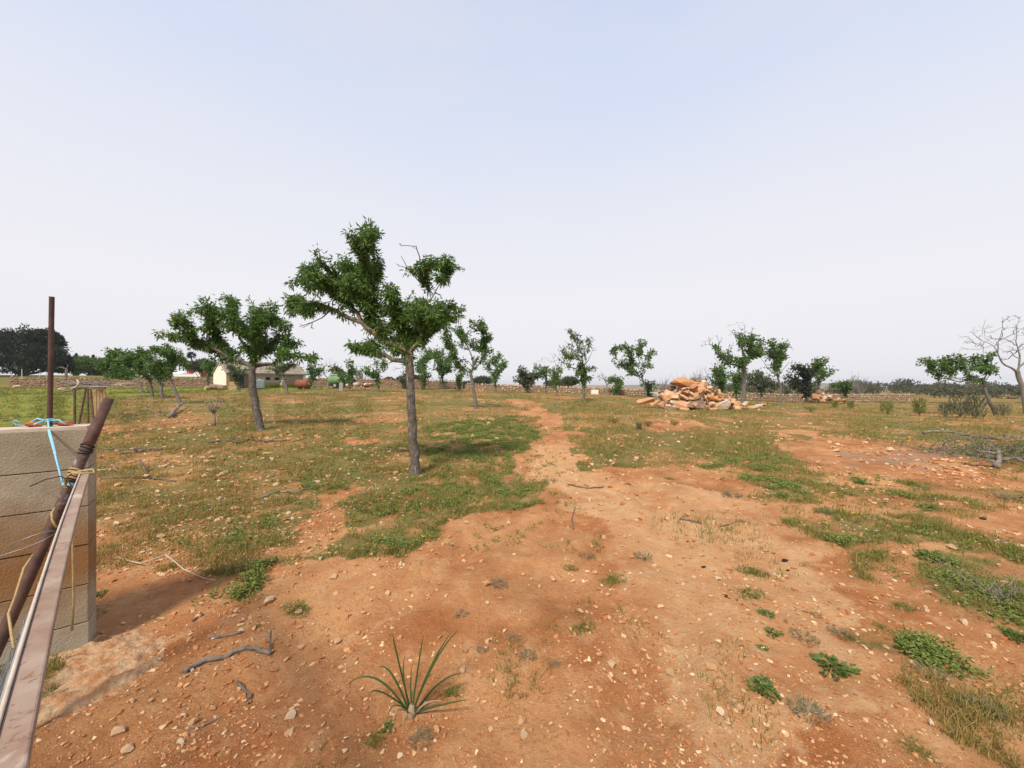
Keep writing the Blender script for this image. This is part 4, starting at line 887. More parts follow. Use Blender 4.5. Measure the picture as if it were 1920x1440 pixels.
 ((642, 733), None, [([(642, 733), (642, 706)], .08, .06)], [(631, 695, 12, 8), (641, 701, 9, 6), (624, 690, 6, 5)], [], 'small almond tree before the green tanker, beside the concrete pillar', 1.5, 'leaf_mid'),
 ((655, 729), 44, [([(655, 729), (654, 706)], .08, .06)], [(658, 690, 12, 9), (665, 696, 11, 7), (655, 678, 6, 5)], [(660, 672, 4)], 'small almond tree before the rear end of the green tanker', 1.5, 'leaf_mid'),
 ((710, 735), None, [([(710, 735), (708, 704)], .10, .07), ([(708, 706), (700, 702)], .04, .02), ([(708, 704), (704, 688)], .04, .02), ([(708, 704), (716, 692)], .04, .02)], [(686, 691, 13, 8), (698, 703, 13, 7), (714, 691, 8, 6), (723, 683, 9, 8), (706, 678, 7, 5, 0, .5)], [(700, 675, 4), (712, 668, 4), (690, 680, 4)], 'small almond tree with twiggy top beside the browsing sheep', 1.5, 'leaf_mid'),
 ((389, 724), 52, [([(389, 724), (390, 700)], .16, .13)], [(393, 680, 13, 13), (386, 692, 13, 8), (402, 690, 10, 9)], [], 'dark leafy tree with a whitewashed trunk foot beside the white gable', 1.6, 'leaf_mid'),
 ((1137, 740), 52, [([(1137, 740), (1138, 722), (1130, 706)], .10, .05)], [], [(1122, 705, 4), (1130, 702, 5), (1140, 712, 5), (1126, 712, 4), (1146, 705, 4)], 'stunted dead tree at the wall', 2, None),
 ((1154, 742), 53, [([(1154, 742), (1154, 725)], .10, .08)], [(1153, 713, 17, 11), (1166, 722, 8, 7)], [], 'small rounded tree against the wall beside the stunted dead one', 1.8, 'leaf_mid'),
 ((1218, 748), 50, [([(1218, 748), (1217, 730)], .09, .07)], [(1212, 720, 15, 8), (1224, 726, 8, 6)], [], 'small low tree behind the upright tufted tree', 1.6, 'leaf_mid'),
 ((760, 730), 52, [([(760, 730), (758, 714)], .11, .08)], [(762, 704, 13, 10), (750, 712, 8, 6)], [(742, 695, 5), (752, 690, 5)], 'small dark tree seen past the forked tree trunk', 1.6, 'leaf_grey'),
 ((1584, 745), 52, [([(1584, 745), (1584, 728)], .10, .08)], [(1584, 720, 14, 9), (1562, 722, 9, 8)], [(1600, 706, 5), (1610, 708, 5)], 'low leafy tree at the end of the wall beyond the small heap', 1.8, 'leaf_mid')]
for i, (base, Y, polys, ell, bare, lab, dens, lm) in enumerate(TREES):
    t = Tree(base, Y, 40 + i)
    for pts, r0, r1 in polys: t.poly(pts, r0 * .72, r1 * .8)
    t.grow(ell, dens * 1.4, bare)
    k = t.Y
    t.build('bare_tree' if not ell else 'almond_tree', lab, 'bare' if not ell else 'bark_far', lm or 'leaf', 30, .0072 * k, .0036 * k, .0135 * k, .0002 * k + .003)

# ------------------------------------------------------------------ far vegetation beyond the field wall
def leaf_mass(mb, ells, n, L, W, shell=.55):
    for (c, r) in ells:
        m = n; u = unit(rng.normal(size=(m, 3))); u[:, 2] = np.abs(u[:, 2]) * np.where(rng.random(m) < .8, 1, -.5)
        q = shell + (1.06 - shell) * rng.random((m, 1)) ** .7
        lump = 1 + .75 * (fbm(u[:, 0] * 3.1 + c[0], u[:, 1] * 3.1 + u[:, 2] * 2.3, int(abs(c[0])) + 3, 3) - .5)[:, None]
        P = np.asarray(c) + u * q * lump * np.asarray(r); leaves(mb, P, u + rng.normal(size=(m, 3)) * .6, L * rng.uniform(.6, 1.3, m), W * rng.uniform(.7, 1.2, m))
def big_tree(name, px, Y, ells, n, leafm, L, W, label, cat='tree', trunk_r=.3, group=None, stems=1):
    gx = (px - CX) / F * Y; b = np.array([gx, Y, float(ground(gx, Y))]); e = thing(name, b, label, cat, group)
    tr = MB(); E = []
    for (ex, ey, rx, ry, dd) in ells:
        c = at(ex, ey, Y); c = c + np.array([0, dd, 0]); k = Y / F; E.append((c, (rx * k, .5 * (rx + ry) * k, ry * k)))
    top = E[0][0]
    tr.tube([b - [0, 0, .2], b + (top - b) * .4 + [.2, 0, 0], top], [trunk_r, trunk_r * .7, trunk_r * .3], 8)
    for c, r in E[1:]:
        m = b + (c - b) * .45 + np.array([0, 0, -.1]); tr.tube([b + [0, 0, .1], m, c], [trunk_r * .6, trunk_r * .45, trunk_r * .15], 6)
    part('trunk', tr, M['bark_far'], e, True)
    mb = MB(); leaf_mass(mb, E, n, L, W); part('crown', mb, M[leafm], e); return e
big_tree('evergreen_tree', 40, 76, [(52, 655, 46, 38, 0), (15, 660, 45, 40, 1), (95, 678, 32, 28, -1), (35, 690, 55, 20, -2), (-30, 662, 50, 40, 0), (110, 690, 18, 16, 0), (70, 640, 24, 20, 1)], 3600, 'leaf_dark', .45, .24, 'huge dark domed evergreen tree beyond the dry-stone wall', 'tree', .5)
for i, (px, ey, rx, ry, lab) in enumerate([(140, 690, 20, 18, 'bright green thicket tree touching the dark domed evergreen'), (165, 688, 22, 18, 'bright green thicket tree below a thin cypress tip'), (190, 692, 20, 17, 'bright green thicket tree behind the leaning almond row'), (215, 690, 20, 16, 'dull green thicket tree mostly hidden by the leaning almond row')]):
    big_tree('thicket_tree', px, 92 + 3 * i, [(px, ey, rx, ry, 0), (px - 8, ey - 6, rx * .6, ry * .7, -1), (px + 9, ey + 4, rx * .6, ry * .7, -1)], 1100, 'leaf_wood', .5, .28, lab, 'tree', .25, 'thicket beyond the wall')
for px, top, lab in ((143, 664, 'thin dark cypress tip beside the domed evergreen'), (175, 667, 'thin dark cypress rising above the bright thicket'), (181, 674, 'shorter dark cypress beside the taller one')):
    Y = 118; x = (px - CX) / F * Y; b = np.array([x, Y, float(ground(x, Y))]); H = at(px, top, Y)[2] - b[2]
    e = thing('cypress_tree', b, lab, 'tree', 'cypresses beyond the wall'); tr = MB().tube([b, b + [0, 0, H * .95]], [.15, .03], 6); part('trunk', tr, M['bark_far'], e)
    mb = MB(); n = 1500; h = rng.random(n) ** .8; a = rng.uniform(0, 6.283, n); r = .85 * np.sqrt(1 - h) * (.6 + .4 * rng.random(n)) * (.5 + .5 * np.minimum(1, h * 8))
    leaves(mb, np.stack([x + np.cos(a) * r, Y + np.sin(a) * r, b[2] + .4 + h * (H - .4)], -1), np.stack([np.cos(a) * .4, np.sin(a) * .4, np.ones(n)], -1), .45, .2); part('crown', mb, M['leaf_dark'], e)
def palm(px, top, Y, lab):
    x = (px - CX) / F * Y; b = np.array([x, Y, float(ground(x, Y))]); tp = at(px, top, Y)
    e = thing('palm_tree', b, lab, 'tree', 'palms behind the red shed'); part('trunk', MB().tube([b, (b + tp) / 2 + [.1, 0, 0], tp], [.26, .2, .17], 7), M['palm_trunk'], e, True)
    mb = MB(); n = 46
    for k in range(n):
        a = rng.uniform(0, 6.283); el = rng.uniform(-.9, 1.2); d = np.array([math.cos(a) * math.cos(el), math.sin(a) * math.cos(el), math.sin(el)]); q = tp + d * .35
        leaves(mb, np.tile(q, (9, 1)), np.tile(d, (9, 1)) + rng.normal(size=(9, 3)) * .28 + [0, 0, -.15], 1.0 * rng.uniform(.7, 1.1, 9), .13)
    part('crown', mb, M['leaf_dark'], e)
palm(359, 666, 112, 'tallest thin palm right above the red shed'); palm(351, 682, 116, 'shorter thin palm just left of the shed roof'); palm(343, 676, 114, 'thin palm half hidden by the leaning almond tree'); palm(336, 672, 118, 'thin palm behind the parked white car')
for i, (px, ey, rx, ry, lab) in enumerate([(378, 690, 18, 14, 'distant grey-green tree behind the red shed'), (640, 706, 14, 8, 'grey far tree behind the green tanker'), (770, 712, 22, 9, 'dark hedge tree behind the wall near the forked trunk'), (905, 716, 16, 9, 'dark rounded tree behind the wall beside the half-bare almond'),
        (1049, 720, 25, 10, 'dark rounded bush behind the pale stretch of wall'), (1068, 716, 14, 9, 'dark bush behind the wall beside the nearly leafless tree'), (880, 722, 16, 6, 'low dark bush peeping over the wall'), (730, 716, 12, 7, 'small dark bush peeping over the wall')]):
    big_tree('background_tree', px, 68, [(px, ey, rx, ry, 0), (px - rx * .4, ey + 2, rx * .6, ry * .8, -1), (px + rx * .5, ey + 1, rx * .55, ry * .8, 0)], 900, 'leaf_grey', .32, .17, lab, 'tree', .12, 'trees behind the field wall')
# grey leafless scrub seen over the heap and over the wall
for i, (px, py, Y, w, h, lab) in enumerate([(1283, 712, 62, 26, 16, 'grey leafless scrub behind the top of the rubble heap'), (1243, 722, 60, 18, 14, 'grey leafless scrub between tufted tree and rubble heap'), (1605, 716, 66, 16, 16, 'pale bare scrub over the right end of the wall'), (1310, 706, 64, 16, 16, 'pale leafless scrub beside the peak of the rubble heap'), (675, 700, 60, 12, 14, 'grey bare scrub above the wall by the small twiggy almond')]):
    x = (px - CX) / F * Y; b = np.array([x, Y, float(ground(x, Y))]); mb = MB(); k = Y / F
    tp = at(px, py, Y)
    for j in range(90):
        e_ = tp + np.array([rng.normal() * w * .5 * k, rng.normal() * w * .4 * k, rng.normal() * h * .5 * k]); m = b + (e_ - b) * .55 + rng.normal(size=3) * .25
        mb.tube([b + [rng.normal() * .2, 0, 0], m, e_], [.05, .028, .012], 3, False)
    single('leafless_scrub', mb, M['bare'], b, lab, 'shrub', 'leafless scrub behind the wall')
# scrubland that closes the view on the right: reads as one mass
mb = MB()
for i in range(84):
    px = rng.uniform(1330, 2400); Y = rng.uniform(72, 135); x = (px - CX) / F * Y; g = float(ground(x, Y)); h = rng.uniform(1.6, 3.2) * (1.25 if Y > 100 else .9)
    leaf_mass(mb, [((x, Y, g + h * .35), (rng.uniform(1.5, 3.6), rng.uniform(1.5, 3), h * .62))], 300, .55, .30)
link('scrubland', mb.mesh('scrubland'), M['scrub'], label='low grey-green scrub closing the view behind the right-hand wall', cat='scrub', kind='stuff')
mb = MB()
for i in range(60):
    px = rng.uniform(1560, 2500); Y = rng.uniform(150, 260); x = (px - CX) / F * Y; g = float(ground(x, Y)); h = rng.uniform(3.5, 6.5)
    leaf_mass(mb, [((x, Y, g + h * .4), (rng.uniform(4, 8), rng.uniform(3, 6), h * .6))], 260, 1.1, .6)
link('woodland', mb.mesh('woodland'), M['leaf_dark'], label='far dark woodland strip on the horizon beyond the scrub', cat='woodland', kind='stuff')

# ------------------------------------------------------------------ dry-stone walls
def dry_wall(pts, h, material, label, course=.30):
    pts = np.array(pts, float); mid = pts[len(pts) // 2]; b = np.array([mid[0], mid[1], float(ground(*mid))]); e = thing('dry_stone_wall', b, label, 'wall', 'field walls')
    seg = np.linalg.norm(np.diff(pts, axis=0), axis=1); cum = np.concatenate([[0], np.cumsum(seg)]); Ltot = cum[-1]
    def at_s(s): return np.array([np.interp(s, cum, pts[:, 0]), np.interp(s, cum, pts[:, 1])])
    core = MB(); S = np.arange(0, Ltot, 1.0)
    for s0 in S:
        a, c = at_s(s0), at_s(min(s0 + 1.02, Ltot)); m = (a + c) / 2; d = c - a; L = np.linalg.norm(d)
        if L < .05: continue
        g = float(ground(*m)); core.box([m[0], m[1], g + h / 2 - .12], [L, .42, h - .1], math.atan2(d[1], d[0]))
    part('wall_core', core, M['mortar'], e)
    mb = MB(); cap = MB(); shapes = [hull(10, 700 + i, .8) for i in range(8)]
    nrow = int(round(h / course))
    for r in range(nrow):
        s0 = rng.uniform(0, .3)
        while s0 < Ltot:
            w = rng.uniform(.28, .62); p = at_s(s0 + w / 2); q = at_s(min(s0 + w / 2 + .1, Ltot)); d = q - p
            if np.linalg.norm(d) < .01: break
            an = math.atan2(d[1], d[0]); n = np.array([math.sin(an), -math.cos(an)]); g = float(ground(*p)); V, T = shapes[rng.integers(8)]
            for side in (1,):
                off = n * .19 * side * (1 + rng.normal(0, .12)); z = g + (r + .5) * course * (1 if r < nrow - 1 else 1) + rng.normal(0, .025)
                W = V * [w * .62, .17, course * .62 * rng.uniform(.8, 1.15) / .75]; cs, sn = math.cos(an), math.sin(an)
                W = W @ np.array([[cs, sn, 0], [-sn, cs, 0], [0, 0, 1]]) + [p[0] + off[0], p[1] + off[1], z]
                (cap if r == nrow - 1 else mb).add(W, T)
            if r == nrow - 1:
                W = V * [w * .6, .3, .13 * rng.uniform(.7, 1.3)] ; cs, sn = math.cos(an), math.sin(an)
                cap.add(W @ np.array([[cs, sn, 0], [-sn, cs, 0], [0, 0, 1]]) + [p[0], p[1], g + h - .03 + rng.normal(0, .03)], T)
            s0 += w * 1.02
    part('stones', mb, M[material], e, kind='stuff'); part('capstones', cap, M['wallpale' if material == 'wallpale' else 'wallstone'], e, kind='stuff')
def wp(px, Y): return ((px - CX) / F * Y, Y)
dry_wall([wp(20, 52), wp(200, 54), wp(420, 57.5)], 1.25, 'wallstone', 'brown dry-stone wall bordering the bright green grass')
dry_wall([wp(424, 57.6), wp(570, 58), wp(720, 57.5), wp(868, 56)], 1.3, 'wallstone', 'brown dry-stone wall running behind the farm building and green tanker')
dry_wall([wp(872, 55.9), wp(1000, 55), wp(1240, 55), wp(1300, 55.5)], .95, 'wallpale', 'low pale sandy stretch of dry-stone wall behind the nearly leafless tree')
dry_wall([wp(1303, 55.6), wp(1450, 57), wp(1600, 60), wp(1715, 62)], 1.15, 'wallpale', 'dry-stone wall with flat pale capstones behind the rubble heaps')
for i, (px, py, w) in enumerate([(1115, 735, 13), (1222, 738, 22)]):
    p = at(px, py, 52); g = float(ground(p[0], p[1])); s = w * 52 / F
    o = single('limestone_block', MB().box([p[0], p[1], g + .32], [s, .5, .64], .1), M['limewash'], (p[0], p[1], g), ['pale squared block of stone at the foot of the nearly leafless tree', 'long pale block of stone at the foot of the tufted tree'][i], 'stone block'); bevel(o, .04)
# fence posts on the rise at the far left
for i, (px, top, lab) in enumerate([(21, 696, 'pale braced fence post under the domed evergreen'), (41, 692, 'tall pale fence post under the domed evergreen'), (75, 697, 'thin pale fence post beside the rusty pole line'), (87, 697, 'short pale fence post under the domed evergreen'), (132, 697, 'small pale fence post by the broken tree stump')]):
    Y = 63; x = (px - CX) / F * Y; g = float(ground(x, Y)); z = at(px, top, Y)[2]; mb = MB().tube([[x, Y, g - .1], [x, Y, max(z, g + 1)]], [.06, .05], 6)
    if i == 0: mb.tube([[x + .05, Y, max(z, g + 1) - .2], [x + .55, Y, g]], .035, 5)
    single('fence_post', mb, M['white_post'], (x, Y, g), lab, 'post', 'fence posts beyond the wall')
Y = 60; b = np.array([(122 - CX) / F * Y, Y, 0]); b[2] = float(ground(b[0], Y)); mb = MB(); tp = at(125, 690, Y)
mb.tube([b - [0, 0, .1], b + [.05, 0, .7], tp - [0, 0, .1]], [.28, .2, .14], 8).tube([tp - [0, 0, .2], at(114, 688, Y), at(104, 692, Y)], [.14, .09, .03], 6).tube([tp - [0, 0, .3], at(128, 683, Y)], [.1, .04], 5)
single('broken_tree_stump', mb, M['wood_dark'], b, 'dark broken tree stump with one crooked limb behind the wall', 'tree stump', smooth=True)

# ------------------------------------------------------------------ stone farm building
def farm_building():
    th = math.radians(55); P0 = np.array([(424 - CX) / F * 46, 46.0]); u = np.array([math.cos(th), math.sin(th)]); v = np.array([-math.sin(th), math.cos(th)])
    L, Wd, he, hr = 9.4, 4.1, 1.95, 3.3; g = float(macro(P0[0], P0[1])) - .05
    def W(a, b, z): q = P0 + u * a + v * b; return np.array([q[0], q[1], g + z])
    e = thing('farm_building', W(L / 2, Wd / 2, 0), 'low stone farm building with whitewashed gable and weathered tile roof', 'building')
    def prism(mb, a0, a1, b0, b1, z0, z1):
        c = [W(a, b, z) for z in (z0, z1) for (a, b) in ((a0, b0), (a1, b0), (a1, b1), (a0, b1))]
        mb.add(c, None, [[0, 3, 2, 1], [4, 5, 6, 7], [0, 1, 5, 4], [1, 2, 6, 5], [2, 3, 7, 6], [3, 0, 4, 7]])
    # gable with a slit
    gb = MB(); t = .35
    for a0, a1 in ((0, t), (L - t, L)):
        V = [W(a, b, z) for a in (a0, a1) for (b, z) in ((0, -.3), (Wd, -.3), (Wd, he), (Wd / 2, hr), (0, he))]
        gb = MB(); gb.add(V, [[0, 3, 4], [0, 2, 3], [0, 1, 2], [5, 9, 8], [5, 8, 7], [5, 7, 6]], [[0, 5, 6, 1], [1, 6, 7, 2], [2, 7, 8, 3], [3, 8, 9, 4], [4, 9, 5, 0]]); part('gable_wall', gb, M['limewash'], e)
    sl = MB(); prism(sl, -.02, .05, 1.1, 1.5, he + .35, he + .48); part('window', sl, M['dark'], e)
    fr = MB(); prism(fr, t, L - t, .05, .3, -.3, he); part('wall', fr, M['mortar'], e)
    bk = MB(); prism(bk, t, L - t, Wd - .3, Wd, -.3, he); part('wall', bk, M['render_wall'], e)
    pl = MB(); prism(pl, L - 3.1, L - t - .01, .0, .049, -.3, he); part('rendered_panel', pl, M['render_wall'], e)
    # ashlar blocks of the long front, each its own piece
    z = 0; r = 0
    while z < he - .05:
        hh = min(.39, he - z); a = t + .02 + (.35 if r % 2 else 0)
        while a < L - 3.15:
            ww = min(rng.uniform(.55, .85), L - 3.12 - a)
            if not (a < 1.95 and a + ww > .95 and z < 1.75) and ww > .15:
                k = MB(); prism(k, a, a + ww - .03, rng.uniform(.0, .03), .06, z + .012, z + hh - .012); part('block', k, M['ashlar'], e)
            a += ww
        z += hh; r += 1
    qn = MB(); prism(qn, .0, .34, -.03, -.001, -.2, he); part('corner_stone', qn, M['timber'], e)
    dr = MB(); prism(dr, 1.05, 1.85, -.01, .049, -.2, 1.7); part('door', dr, M['door'], e)
    for (a, zz) in ((4.3, 1.15), (5.4, 1.15)):
        k = MB(); prism(k, a, a + .55, -.025, -.004, zz, zz + .35); part('window', k, M['dark'], e)
    # roof: two slopes of barrel tiles
    n = (0, 1)
    for side in n:
        rf = MB(); b0, b1 = ((-.25, Wd / 2) if side == 0 else (Wd + .25, Wd / 2)); z0 = he - .02; z1 = hr + .08
        c = [W(-.12, b0, z0), W(L + .12, b0, z0), W(L + .12, b1, z1), W(-.12, b1, z1)]; c += [q - np.array([0, 0, .09]) for q in c]
        rf.add(c, None, [[0, 1, 2, 3], [7, 6, 5, 4], [0, 4, 5, 1], [1, 5, 6, 2], [2, 6, 7, 3], [3, 7, 4, 0]]); ro = part('roof', rf, M['tile'], e)
        k = MB()
        for i in range(44):
            a = -.1 + (L + .2) * (i + .5) / 44
            for j in range(6):
                f0, f1 = j / 6, (j + 1) / 6 + .02; q0 = W(a + rng.normal(0, .012), b0 + (b1 - b0) * f0, z0 + (z1 - z0) * f0 + .05); q1 = W(a, b0 + (b1 - b0) * min(f1, 1), z0 + (z1 - z0) * min(f1, 1) + .02)
                k.tube([q0, q1], [.085, .07], 6)
        off = np.array(e.location)
        o = link('tiles', k.mesh('tiles', off), M['tile'], (0, 0, 0), ro, kind='stuff')
    rd = MB().tube([W(-.14, Wd / 2, hr + .1), W(L + .14, Wd / 2, hr + .1)], .11, 8); part('ridge_tiles', rd, M['tile'], e)
farm_building()

def gpt(px, Y, dz=0): x = (px - CX) / F * Y; return np.array([x, Y, float(ground(x, Y)) + dz])
def rot_loc(o, rz): o.rotation_euler = (0, 0, rz); return o
# things in the yard
def lying_tank():
    b = gpt(569, 45.5); e = thing('rusty_tank', b, 'rust-red cylindrical tank lying on its side by the building corner', 'tank')
    R_ = .5; ax = np.array([.94, -.34, 0]); c = b + [0, 0, R_ + .12]; s = [-.95, -.9, -.82, .82, .9, .95]; r = [.2, .38, R_, R_, .38, .2]
    part('shell', MB().tube([c + ax * q for q in s], r, 18), M['drum'], e, True)
    part('hatch', MB().tube([c + ax * .94, c + ax * 1.02], .2, 12), M['timber'], e)
    for q in (-.5, .5): part('skid', MB().box(c + ax * q + [0, 0, -R_ - .03], [.12, .9, .22], -.35), M['timber2'], e)
lying_tank()
def tanker():
    b = gpt(640, 49); e = thing('tanker_trailer', b, 'green slurry tanker trailer parked before the field wall', 'trailer'); c = b + [0, 0, 1.05]; R_ = .62
    x0 = np.array([1., -.12, 0]); x0 /= np.linalg.norm(x0); s = [-1.62, -1.55, -1.4, 1.4, 1.55, 1.62]; r = [.25, .5, R_, R_, .5, .25]
    sh = part('tank', MB().tube([c + x0 * q for q in s], r, 22), M['green_tank'], e, True)
    for q in (-1.0, 0, 1.0):
        part('band', MB().tube([c + x0 * (q - .04), c + x0 * (q + .04)], R_ + .015, 22), M['green_tank'], e)
    part('hatch', MB().tube([c + [0, 0, R_ - .03], c + [0, 0, R_ + .2]], .22, 12), M['plastic_white'], e)
    part('platform', MB().box(c + x0 * -1.0 + [0, 0, R_ + .12], [.9, .3, .06]).box(c + x0 * 1.0 + [0, 0, R_ + .12], [.9, .3, .06]), M['plastic_white'], e)
    part('chassis', MB().box(b + [0, 0, .42], [3.4, .3, .14], -.12).box(b + x0 * 2.0 + [0, 0, .42], [1.1, .12, .12], -.12), M['frame'], e)
    nrm = np.array([-x0[1], x0[0], 0])
    for q in (-.45, .45):
        for sd in (-1, 1):
            w = b + x0 * q + nrm * .62 * sd + [0, 0, .38]; wh = part('wheel', MB().tube([w - nrm * .12, w - nrm * .09, w + nrm * .09, w + nrm * .12], [.32, .38, .38, .32], 18), M['tyre'], e)
            part('rim', MB().tube([w + nrm * sd * .10, w + nrm * sd * .135], .2, 12), M['concrete'], e)
    part('rear_valve', MB().box(c + x0 * 1.72 + [0, 0, -.25], [.2, .5, .7], -.12), M['frame'], e)
tanker()
b = gpt(640, 40); o = single('concrete_pillar', MB().box(b + [0, 0, .42], [.36, .34, .95], .2), M['concrete'], b, 'short grey concrete pillar standing before the green tanker', 'pillar'); bevel(o, .03)
def ibc():
    b = gpt(487, 44); e = thing('water_tank', b, 'grey plastic water container in a wire cage before the building', 'water tank')
    t = part('container', MB().box(b + [0, 0, .62], [.98, .95, .95], .5), M['plastic'], e); bevel(t, .1, 3)
    cg = MB(); cs, sn = math.cos(.5), math.sin(.5)
    def q(x, y, z): return b + np.array([x * cs - y * sn, x * sn + y * cs, z])
    for z in (.15, .4, .65, .9, 1.1): cg.tube([q(-.52, -.5, z), q(.52, -.5, z), q(.52, .5, z), q(-.52, .5, z), q(-.52, -.5, z)], .014, 4)
    for k in range(6):
        x = -.52 + 1.04 * k / 5
        for y in (-.5, .5): cg.tube([q(x, y, .12), q(x, y, 1.1)], .012, 4)
        for xx in (-.52, .52): cg.tube([q(xx, x * .96, .12), q(xx, x * .96, 1.1)], .012, 4)
    part('cage', cg, M['wire'], e); part('pallet', MB().box(b + [0, 0, .06], [1.1, 1.05, .14], .5), M['frame'], e); part('lid', MB().tube([b + [0, 0, 1.08], b + [0, 0, 1.16]], .15, 14), M['plastic_white'], e)
ibc()
for i, (px, Y, r, L, an, m_, lab) in enumerate([(404, 42.5, .30, .9, .5, 'timber2', 'brown log section lying beside the white gable, darkest of the logs'), (417, 42, .28, .8, -.3, 'timber2', 'greyish log section lying before the white gable'), (389, 42, .22, .45, 1.2, 'timber', 'yellowish cut log end at the end of the log row'), (410, 43.2, .2, 1.1, .1, 'timber2', 'thin dark log behind the other logs')]):
    b = gpt(px, Y); d = np.array([math.cos(an), math.sin(an), 0]) * L / 2; c = b + [0, 0, r * .95]
    e = thing('log', b, lab, 'log', 'logs before the gable'); part('bark', MB().tube([c - d, c - d * .3 + [0, 0, .02], c + d * .4, c + d], [r, r * 1.04, r * .97, r * .95], 12, False), M[m_], e, True)
    part('cut_face', MB().tube([c - d * 1.001, c - d * 1.0], [r * .97, r * .99], 12).tube([c + d, c + d * 1.001], [r * .93, r * .9], 12), M['timber'], e)
b = gpt(438, 42); e = thing('timber_block_stack', b, 'stack of two pale cut sandstone blocks beside the small door tree', 'block stack')
for k, (dz, w) in enumerate(((.0, .78), (.46, .68))): bevel(part('block', MB().box(b + [.03 * k, 0, dz + .22], [w, .55, .44], .3 + .1 * k), M['timber'], e), .03)
b = gpt(455, 43); single('plank', MB().box(b + [0, 0, .12], [1.6, .2, .1], .05).box(b + [-.6, 0, .035], [.15, .3, .07], .05).box(b + [.6, 0, .035], [.15, .3, .07], .05), M['timber2'], b, 'brown plank lying on short bearers before the building', 'plank')
# tall grass at the foot of the building
mb = MB(); n = 5200; f = rng.random(n); th = math.radians(55)
a0 = 2.2 + 6.8 * f; off = rng.uniform(.1, 1.4, n); x = (424 - CX) / F * 46 + math.cos(th) * a0 + math.sin(th) * off; y = 46 + math.sin(th) * a0 - math.cos(th) * off
blades(mb, np.stack([x, y, ground(x, y)], -1), rng.uniform(.25, .75, n), .035, rng.normal(size=(n, 2)) * .12); link('tall_grass', mb.mesh('tall_grass'), M['grass'], label='tall fresh grass along the foot of the farm building', cat='grass', kind='stuff')
# red shed, white car, low wall, dark outbuilding behind the wall
def box_house(name, px0, px1, Y, wall_h, roof_h, wallm, roofm, label, depth=2.6, door=None):
    x0, x1 = (px0 - CX) / F * Y, (px1 - CX) / F * Y; g = float(ground((x0 + x1) / 2, Y)); e = thing(name, ((x0 + x1) / 2, Y, g), label, 'building')
    part('wall', MB().box([(x0 + x1) / 2, Y + depth / 2, g + wall_h / 2 - .1], [x1 - x0, depth, wall_h + .2]), M[wallm], e)
    xm = (x0 + x1) / 2; k = MB(); o_ = .15
    V = [[x0 - o_, Y - o_, g + wall_h], [x1 + o_, Y - o_, g + wall_h], [xm, Y - o_, g + wall_h + roof_h], [x0 - o_, Y + depth + o_, g + wall_h], [x1 + o_, Y + depth + o_, g + wall_h], [xm, Y + depth + o_, g + wall_h + roof_h]]
    k.add(V, [[0, 1, 2], [3, 5, 4]], [[0, 2, 5, 3], [1, 4, 5, 2], [0, 3, 4, 1]]); part('roof', k, M[roofm], e)
    if door: part('door', MB().box([x0 + (x1 - x0) * door, Y - .02, g + .95], [(x1 - x0) * .42, .06, 1.9]), M['white_wall'], e)
    return e
box_house('red_shed', 352, 373, 92, 2.05, .55, 'red_wall', 'slate', 'small red shed with a white door beyond the wall', 2.4, .76)
box_house('outbuilding', 374, 386, 97, 2.2, .5, 'slate', 'slate', 'dark slate-coloured outbuilding beside the red shed')
b = gpt(347, 88); single('garden_wall', MB().box(b + [0, 0, .3], [6.8, .18, .7], .02).box(b + [0, 0, .68], [6.9, .24, .06], .02), M['white_wall'], b, 'low pale garden wall before the red shed', 'wall')
def car():
    b = gpt(331, 90.5); e = thing('parked_car', b, 'white car parked beyond the wall beside the red shed', 'car'); W = .86
    prof = [(-2.1, .35), (-2.12, .75), (-1.95, .95), (-1.2, 1.02), (-.55, 1.45), (.95, 1.48), (1.75, 1.05), (2.1, .95), (2.12, .38)]
    V = [[b[0] + x, b[1] + s * W * (.84 if z > 1.1 else 1), b[2] + z] for s in (-1, 1) for x, z in prof]; n = len(prof); mb = MB()
    mb.add(V, [[0, i, i + 1] for i in range(1, n - 1)] + [[n, n + i + 1, n + i] for i in range(1, n - 1)], [[i, (i + 1) % n, n + (i + 1) % n, n + i] for i in range(n)][:])
    bevel(part('body', mb, M['car_white'], e), .06)
    for s in (-1, 1):
        part('window', MB().box(b + [-.35, s * W * .89, 1.22], [.75, .05, .32]), M['glass'], e); part('window', MB().box(b + [.55, s * W * .89, 1.22], [.8, .05, .32]), M['glass'], e)
        part('headlight', MB().box(b + [-2.08, s * .6, .75], [.1, .35, .16]), M['plastic_white'], e)
        for x in (-1.3, 1.3):
            w = b + [x, s * .8, .32]; part('wheel', MB().tube([w - [0, .1, 0], w + [0, .1, 0]], .32, 18), M['tyre'], e); part('rim', MB().tube([w + [0, s * .1, 0], w + [0, s * .12, 0]], .2, 12), M['concrete'], e)
    part('windscreen', MB().add([b + [-1.19, -.68, 1.05], b + [-1.19, .68, 1.05], b + [-.62, .62, 1.42], b + [-.62, -.62, 1.42]], None, [[0, 1, 2, 3]]), M['glass'], e)
car()

